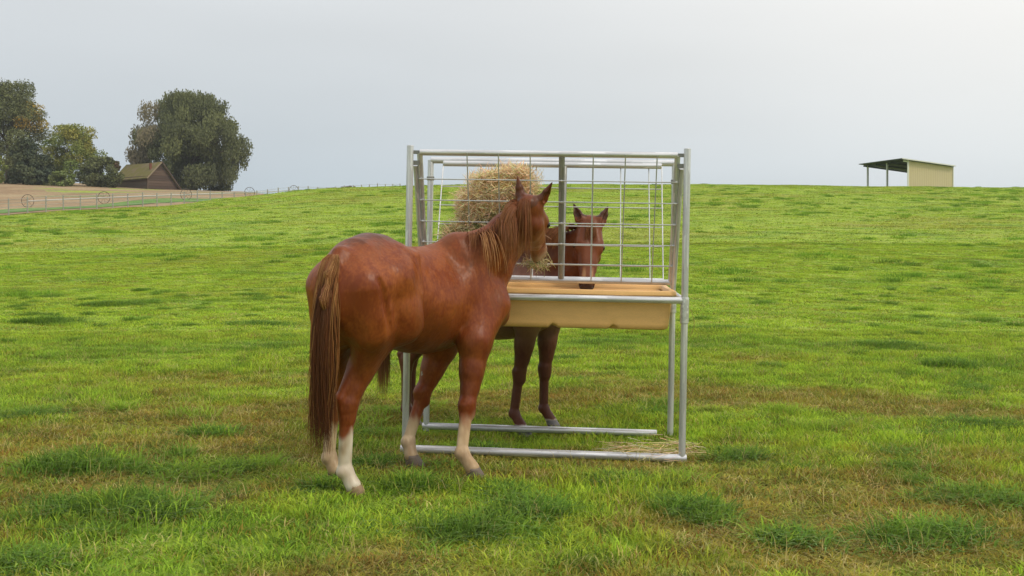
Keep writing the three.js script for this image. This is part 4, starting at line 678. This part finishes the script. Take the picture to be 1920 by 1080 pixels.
// ---------------------------------------------------------------- the sward: short turf, taller dark clumps, dry bents
function tuftGeo(seed, blades, rad, h0, h1, w, lean, tipCurl = 0.5) {
  const r = rng(seed), pos = [], idx = [];
  for (let k = 0; k < blades; k++) {
    const a = r() * 6.283, q = Math.sqrt(r()) * rad, bx = Math.cos(a) * q, bz = Math.sin(a) * q, h = lerp(h0, h1, Math.pow(r(), 1.3)), da = r() * 6.283, ln = h * lean * (0.3 + r()), dx = Math.cos(da) * ln + bx * 0.5, dz = Math.sin(da) * ln + bz * 0.5, wa = da + 1.57 + (r() - 0.5), wx = Math.cos(wa) * w / 2, wz = Math.sin(wa) * w / 2, b = pos.length / 3;
    pos.push(bx - wx, -0.015, bz - wz, bx + wx, -0.015, bz + wz, bx + dx * 0.4 - wx * 0.8, h * 0.6, bz + dz * 0.4 - wz * 0.8, bx + dx * 0.4 + wx * 0.8, h * 0.6, bz + dz * 0.4 + wz * 0.8, bx + dx, h * (1 - tipCurl * 0.25 * lean), bz + dz);
    idx.push(b, b + 1, b + 2, b + 1, b + 3, b + 2, b + 2, b + 3, b + 4);
  }
  return geoFrom(pos, idx);
}
const bladeMat = new THREE.MeshPhysicalMaterial({ roughness: 1, transmission: 0.4, thickness: 0, specularIntensity: 0.2, side: THREE.DoubleSide });
const dummy = new THREE.Object3D();
function lawn(name, label, geo, list, parent = scene) {
  const m = new THREE.InstancedMesh(geo, bladeMat, list.length); m.name = name; m.castShadow = m.receiveShadow = true; const c = new THREE.Color();
  list.forEach(([x, y, Z, s, sy, a, col], i) => { dummy.position.set(x, y, -Z); dummy.rotation.set(0, a, 0); dummy.scale.set(s, sy, s); dummy.updateMatrix(); m.setMatrixAt(i, dummy.matrix); m.setColorAt(i, c.setRGB(...col)); });
  parent.add(m); tag(m, label, 'grass', null, 'stuff'); return m;
}
function scatter(count, seed, z0, z1, fn) { // even over the ground between two depths
  const r = rng(seed), out = [];
  for (let i = 0; i < count; i++) { const Z = Math.sqrt(lerp(z0 * z0, z1 * z1, r())), x = (r() * 2 - 1) * (0.60 * Z + 1.0); const e = fn(x, Z, r); if (e) out.push(e); }
  return out;
}
const jit = (c, r, a) => { const f = 1 + (r() - 0.5) * a, g = (r() - 0.5) * a * 0.35; return [c[0] * (f + g), c[1] * f, c[2] * f]; };
const turfH = (x, Z) => clamp(0.8 + 0.55 * N3(x * 0.9, Z * 0.9, 31) + 0.45 * N3(x * 2.6, Z * 2.6, 17), 0.35, 1.5);
const turfCol = (x, Z, r) => { const b = brownness(x, Z); let c = mixc(swardCol(x, Z), r() < 0.5 ? GREEN : BROWN, r() * (0.25 + 0.35 * b)); if (r() < 0.08 + 0.14 * b) c = mixc(c, r() < 0.4 ? STRAW : [0.24, 0.125, 0.035], 0.75); else if (r() < 0.10 + 0.55 * sstep(0.05, 0.4, N3(x * 4.5, Z * 4.5, 77))) c = mixc(c, DEEP, 0.62); return jit(c, r, 0.8); };
const put = (x, Z, r, s, sy, col) => [x, groundH(x, Z), Z, s, sy, r() * 6.283, col];
lawn('near_turf', 'short green and browned turf in the foreground round the feeder', tuftGeo(1, 22, 0.07, 0.025, 0.075, 0.0064, 0.9), scatter(60000, 61, 3.7, 15, (x, Z, r) => { const h = turfH(x, Z) * (1 - 0.35 * brownness(x, Z)); return put(x, Z, r, lerp(0.8, 1.3, r()), h * lerp(0.7, 1.2, r()), turfCol(x, Z, r)); }));
lawn('middle_turf', 'short bright pasture grass beyond the feeder', tuftGeo(2, 22, 0.17, 0.018, 0.05, 0.011, 1.5), scatter(68000, 62, 14, 42, (x, Z, r) => put(x, Z, r, lerp(0.8, 1.4, r()), turfH(x, Z) * lerp(0.7, 1.2, r()), turfCol(x, Z, r))));
lawn('far_turf', 'bright pasture grass up the far hillside', tuftGeo(3, 18, 0.34, 0.015, 0.05, 0.022, 1.6), scatter(65000, 63, 41, 100, (x, Z, r) => { if (fenceX(Z) - x > -0.3) return null; return put(x, Z, r, lerp(0.8, 1.4, r()), turfH(x, Z) * lerp(0.7, 1.2, r()), turfCol(x, Z, r)); }));
{ // dark lush clumps: the ones the photograph shows near by, and others scattered up the hill
  const r = rng(71), near = [], far = [];
  const spots = [[90, 610, 0.75, 1], [140, 880, 0.55, 1.1], [215, 962, 0.62, 1.1], [300, 965, 0.3, 0.9], [385, 818, 0.2, 0.9], [770, 915, 0.24, 1], [880, 1000, 0.38, 1], [1000, 970, 0.36, 1], [1790, 692, 0.55, 0.9], [1310, 968, 0.28, 0.9], [1660, 658, 0.8, 0.8], [1350, 625, 0.6, 0.7], [1130, 650, 0.45, 0.8], [205, 580, 0.9, 0.8], [510, 660, 0.7, 0.7], [490, 615, 0.7, 0.7], [700, 870, 0.3, 0.7], [1480, 1020, 0.25, 0.6], [620, 915, 0.2, 0.7], [900, 835, 0.12, 0.9], [1380, 850, 0.35, 0.6], [60, 780, 0.45, 0.6], [1850, 800, 0.5, 0.7], [1720, 1010, 0.4, 0.8], [60, 1050, 0.3, 0.7], [1150, 905, 0.3, 0.6], [940, 930, 0.18, 0.8], [1820, 930, 0.35, 0.7]];
  for (const [px, py, rad0, hh0] of spots) { const rad = rad0 * 0.82, hh = hh0 * 0.82; const Z = EYE * F / (py - HZ), x = (px - 960) / F * Z, n = Math.round(rad * rad * 240 + 12); for (let i = 0; i < n; i++) { const a = r() * 6.283, q = Math.pow(r(), 0.6) * rad * (0.75 + 0.9 * N3(Math.cos(a) * 1.6 + x * 3, Math.sin(a) * 1.6 + Z * 3, 6)) * (r() < 0.12 ? 1.9 : 1), xx = x + Math.cos(a) * q * 1.15, ZZ = Z + Math.sin(a) * q * 0.8, e = 1 - 0.5 * Math.min(1, (q / rad) ** 2); near.push(put(xx, ZZ, r, lerp(0.8, 1.3, r()), hh * e * lerp(0.6, 1.15, r()), jit(mixc(mixc(DEEP, GREEN, 0.05 + 0.55 * r()), LIME, r() < 0.16 ? 0.6 : 0.03), r, 0.7))); } }
  for (let k = 0; k < 380; k++) { const Z = Math.sqrt(lerp(25, 600, r())), x = (r() * 2 - 1) * (0.56 * Z + 0.5), rad = lerp(0.06, 0.3, r() * r()), n = Math.round(4 + rad * 50), hh = lerp(0.28, 0.6, r()), tone = r(); for (let i = 0; i < n; i++) { const a = r() * 6.283, q = Math.sqrt(r()) * rad; near.push(put(x + Math.cos(a) * q, Z + Math.sin(a) * q, r, lerp(0.7, 1.2, r()), hh * lerp(0.6, 1.2, r()), jit(mixc(mixc(DEEP, GREEN, 0.3 + 0.5 * tone), LIME, tone > 0.6 ? 0.45 : 0.05), r, 0.45))); } }
  for (let k = 0; k < 950; k++) { const Z = Math.sqrt(lerp(22 * 22, 97 * 97, r())), x = (r() * 2 - 1) * (0.56 * Z + 0.5); if (fenceX(Z) - x > -1 || N3(x * 0.09, Z * 0.09, 40) + 0.25 < r() * 0.6) continue; const rad = lerp(0.1, 1.0, Math.pow(r(), 3)), n = Math.round(3 + rad * 16), tone = r(); for (let i = 0; i < n; i++) { const a = r() * 6.283, q = Math.sqrt(r()) * rad; far.push(put(x + Math.cos(a) * q * 1.3, Z + Math.sin(a) * q, r, lerp(0.7, 1.2, r()), lerp(0.6, 1.3, r()), jit(mixc(DEEP, GREEN, 0.5 + 0.6 * tone), r, 0.5))); } }
  lawn('grass_clumps', 'taller dark green grass clumps in the nearer pasture', tuftGeo(4, 26, 0.085, 0.07, 0.19, 0.0075, 0.8, 1.2), near);
  lawn('far_grass_clumps', 'dark green grass clumps dotted over the hillside', tuftGeo(5, 26, 0.28, 0.06, 0.17, 0.022, 0.8, 1.2), far);
}
lawn('dry_bents', 'thin dry bent stalks standing in the turf', tuftGeo(6, 5, 0.05, 0.05, 0.15, 0.0028, 0.9, 1), scatter(3600, 64, 3.8, 13, (x, Z, r) => r() < 0.35 + 0.65 * brownness(x, Z) ? put(x, Z, r, 1, lerp(0.5, 1.1, r()), jit(mixc(STRAW, OLIVE, r() * 0.6), r, 0.4)) : null));
renderer.render(scene, camera);
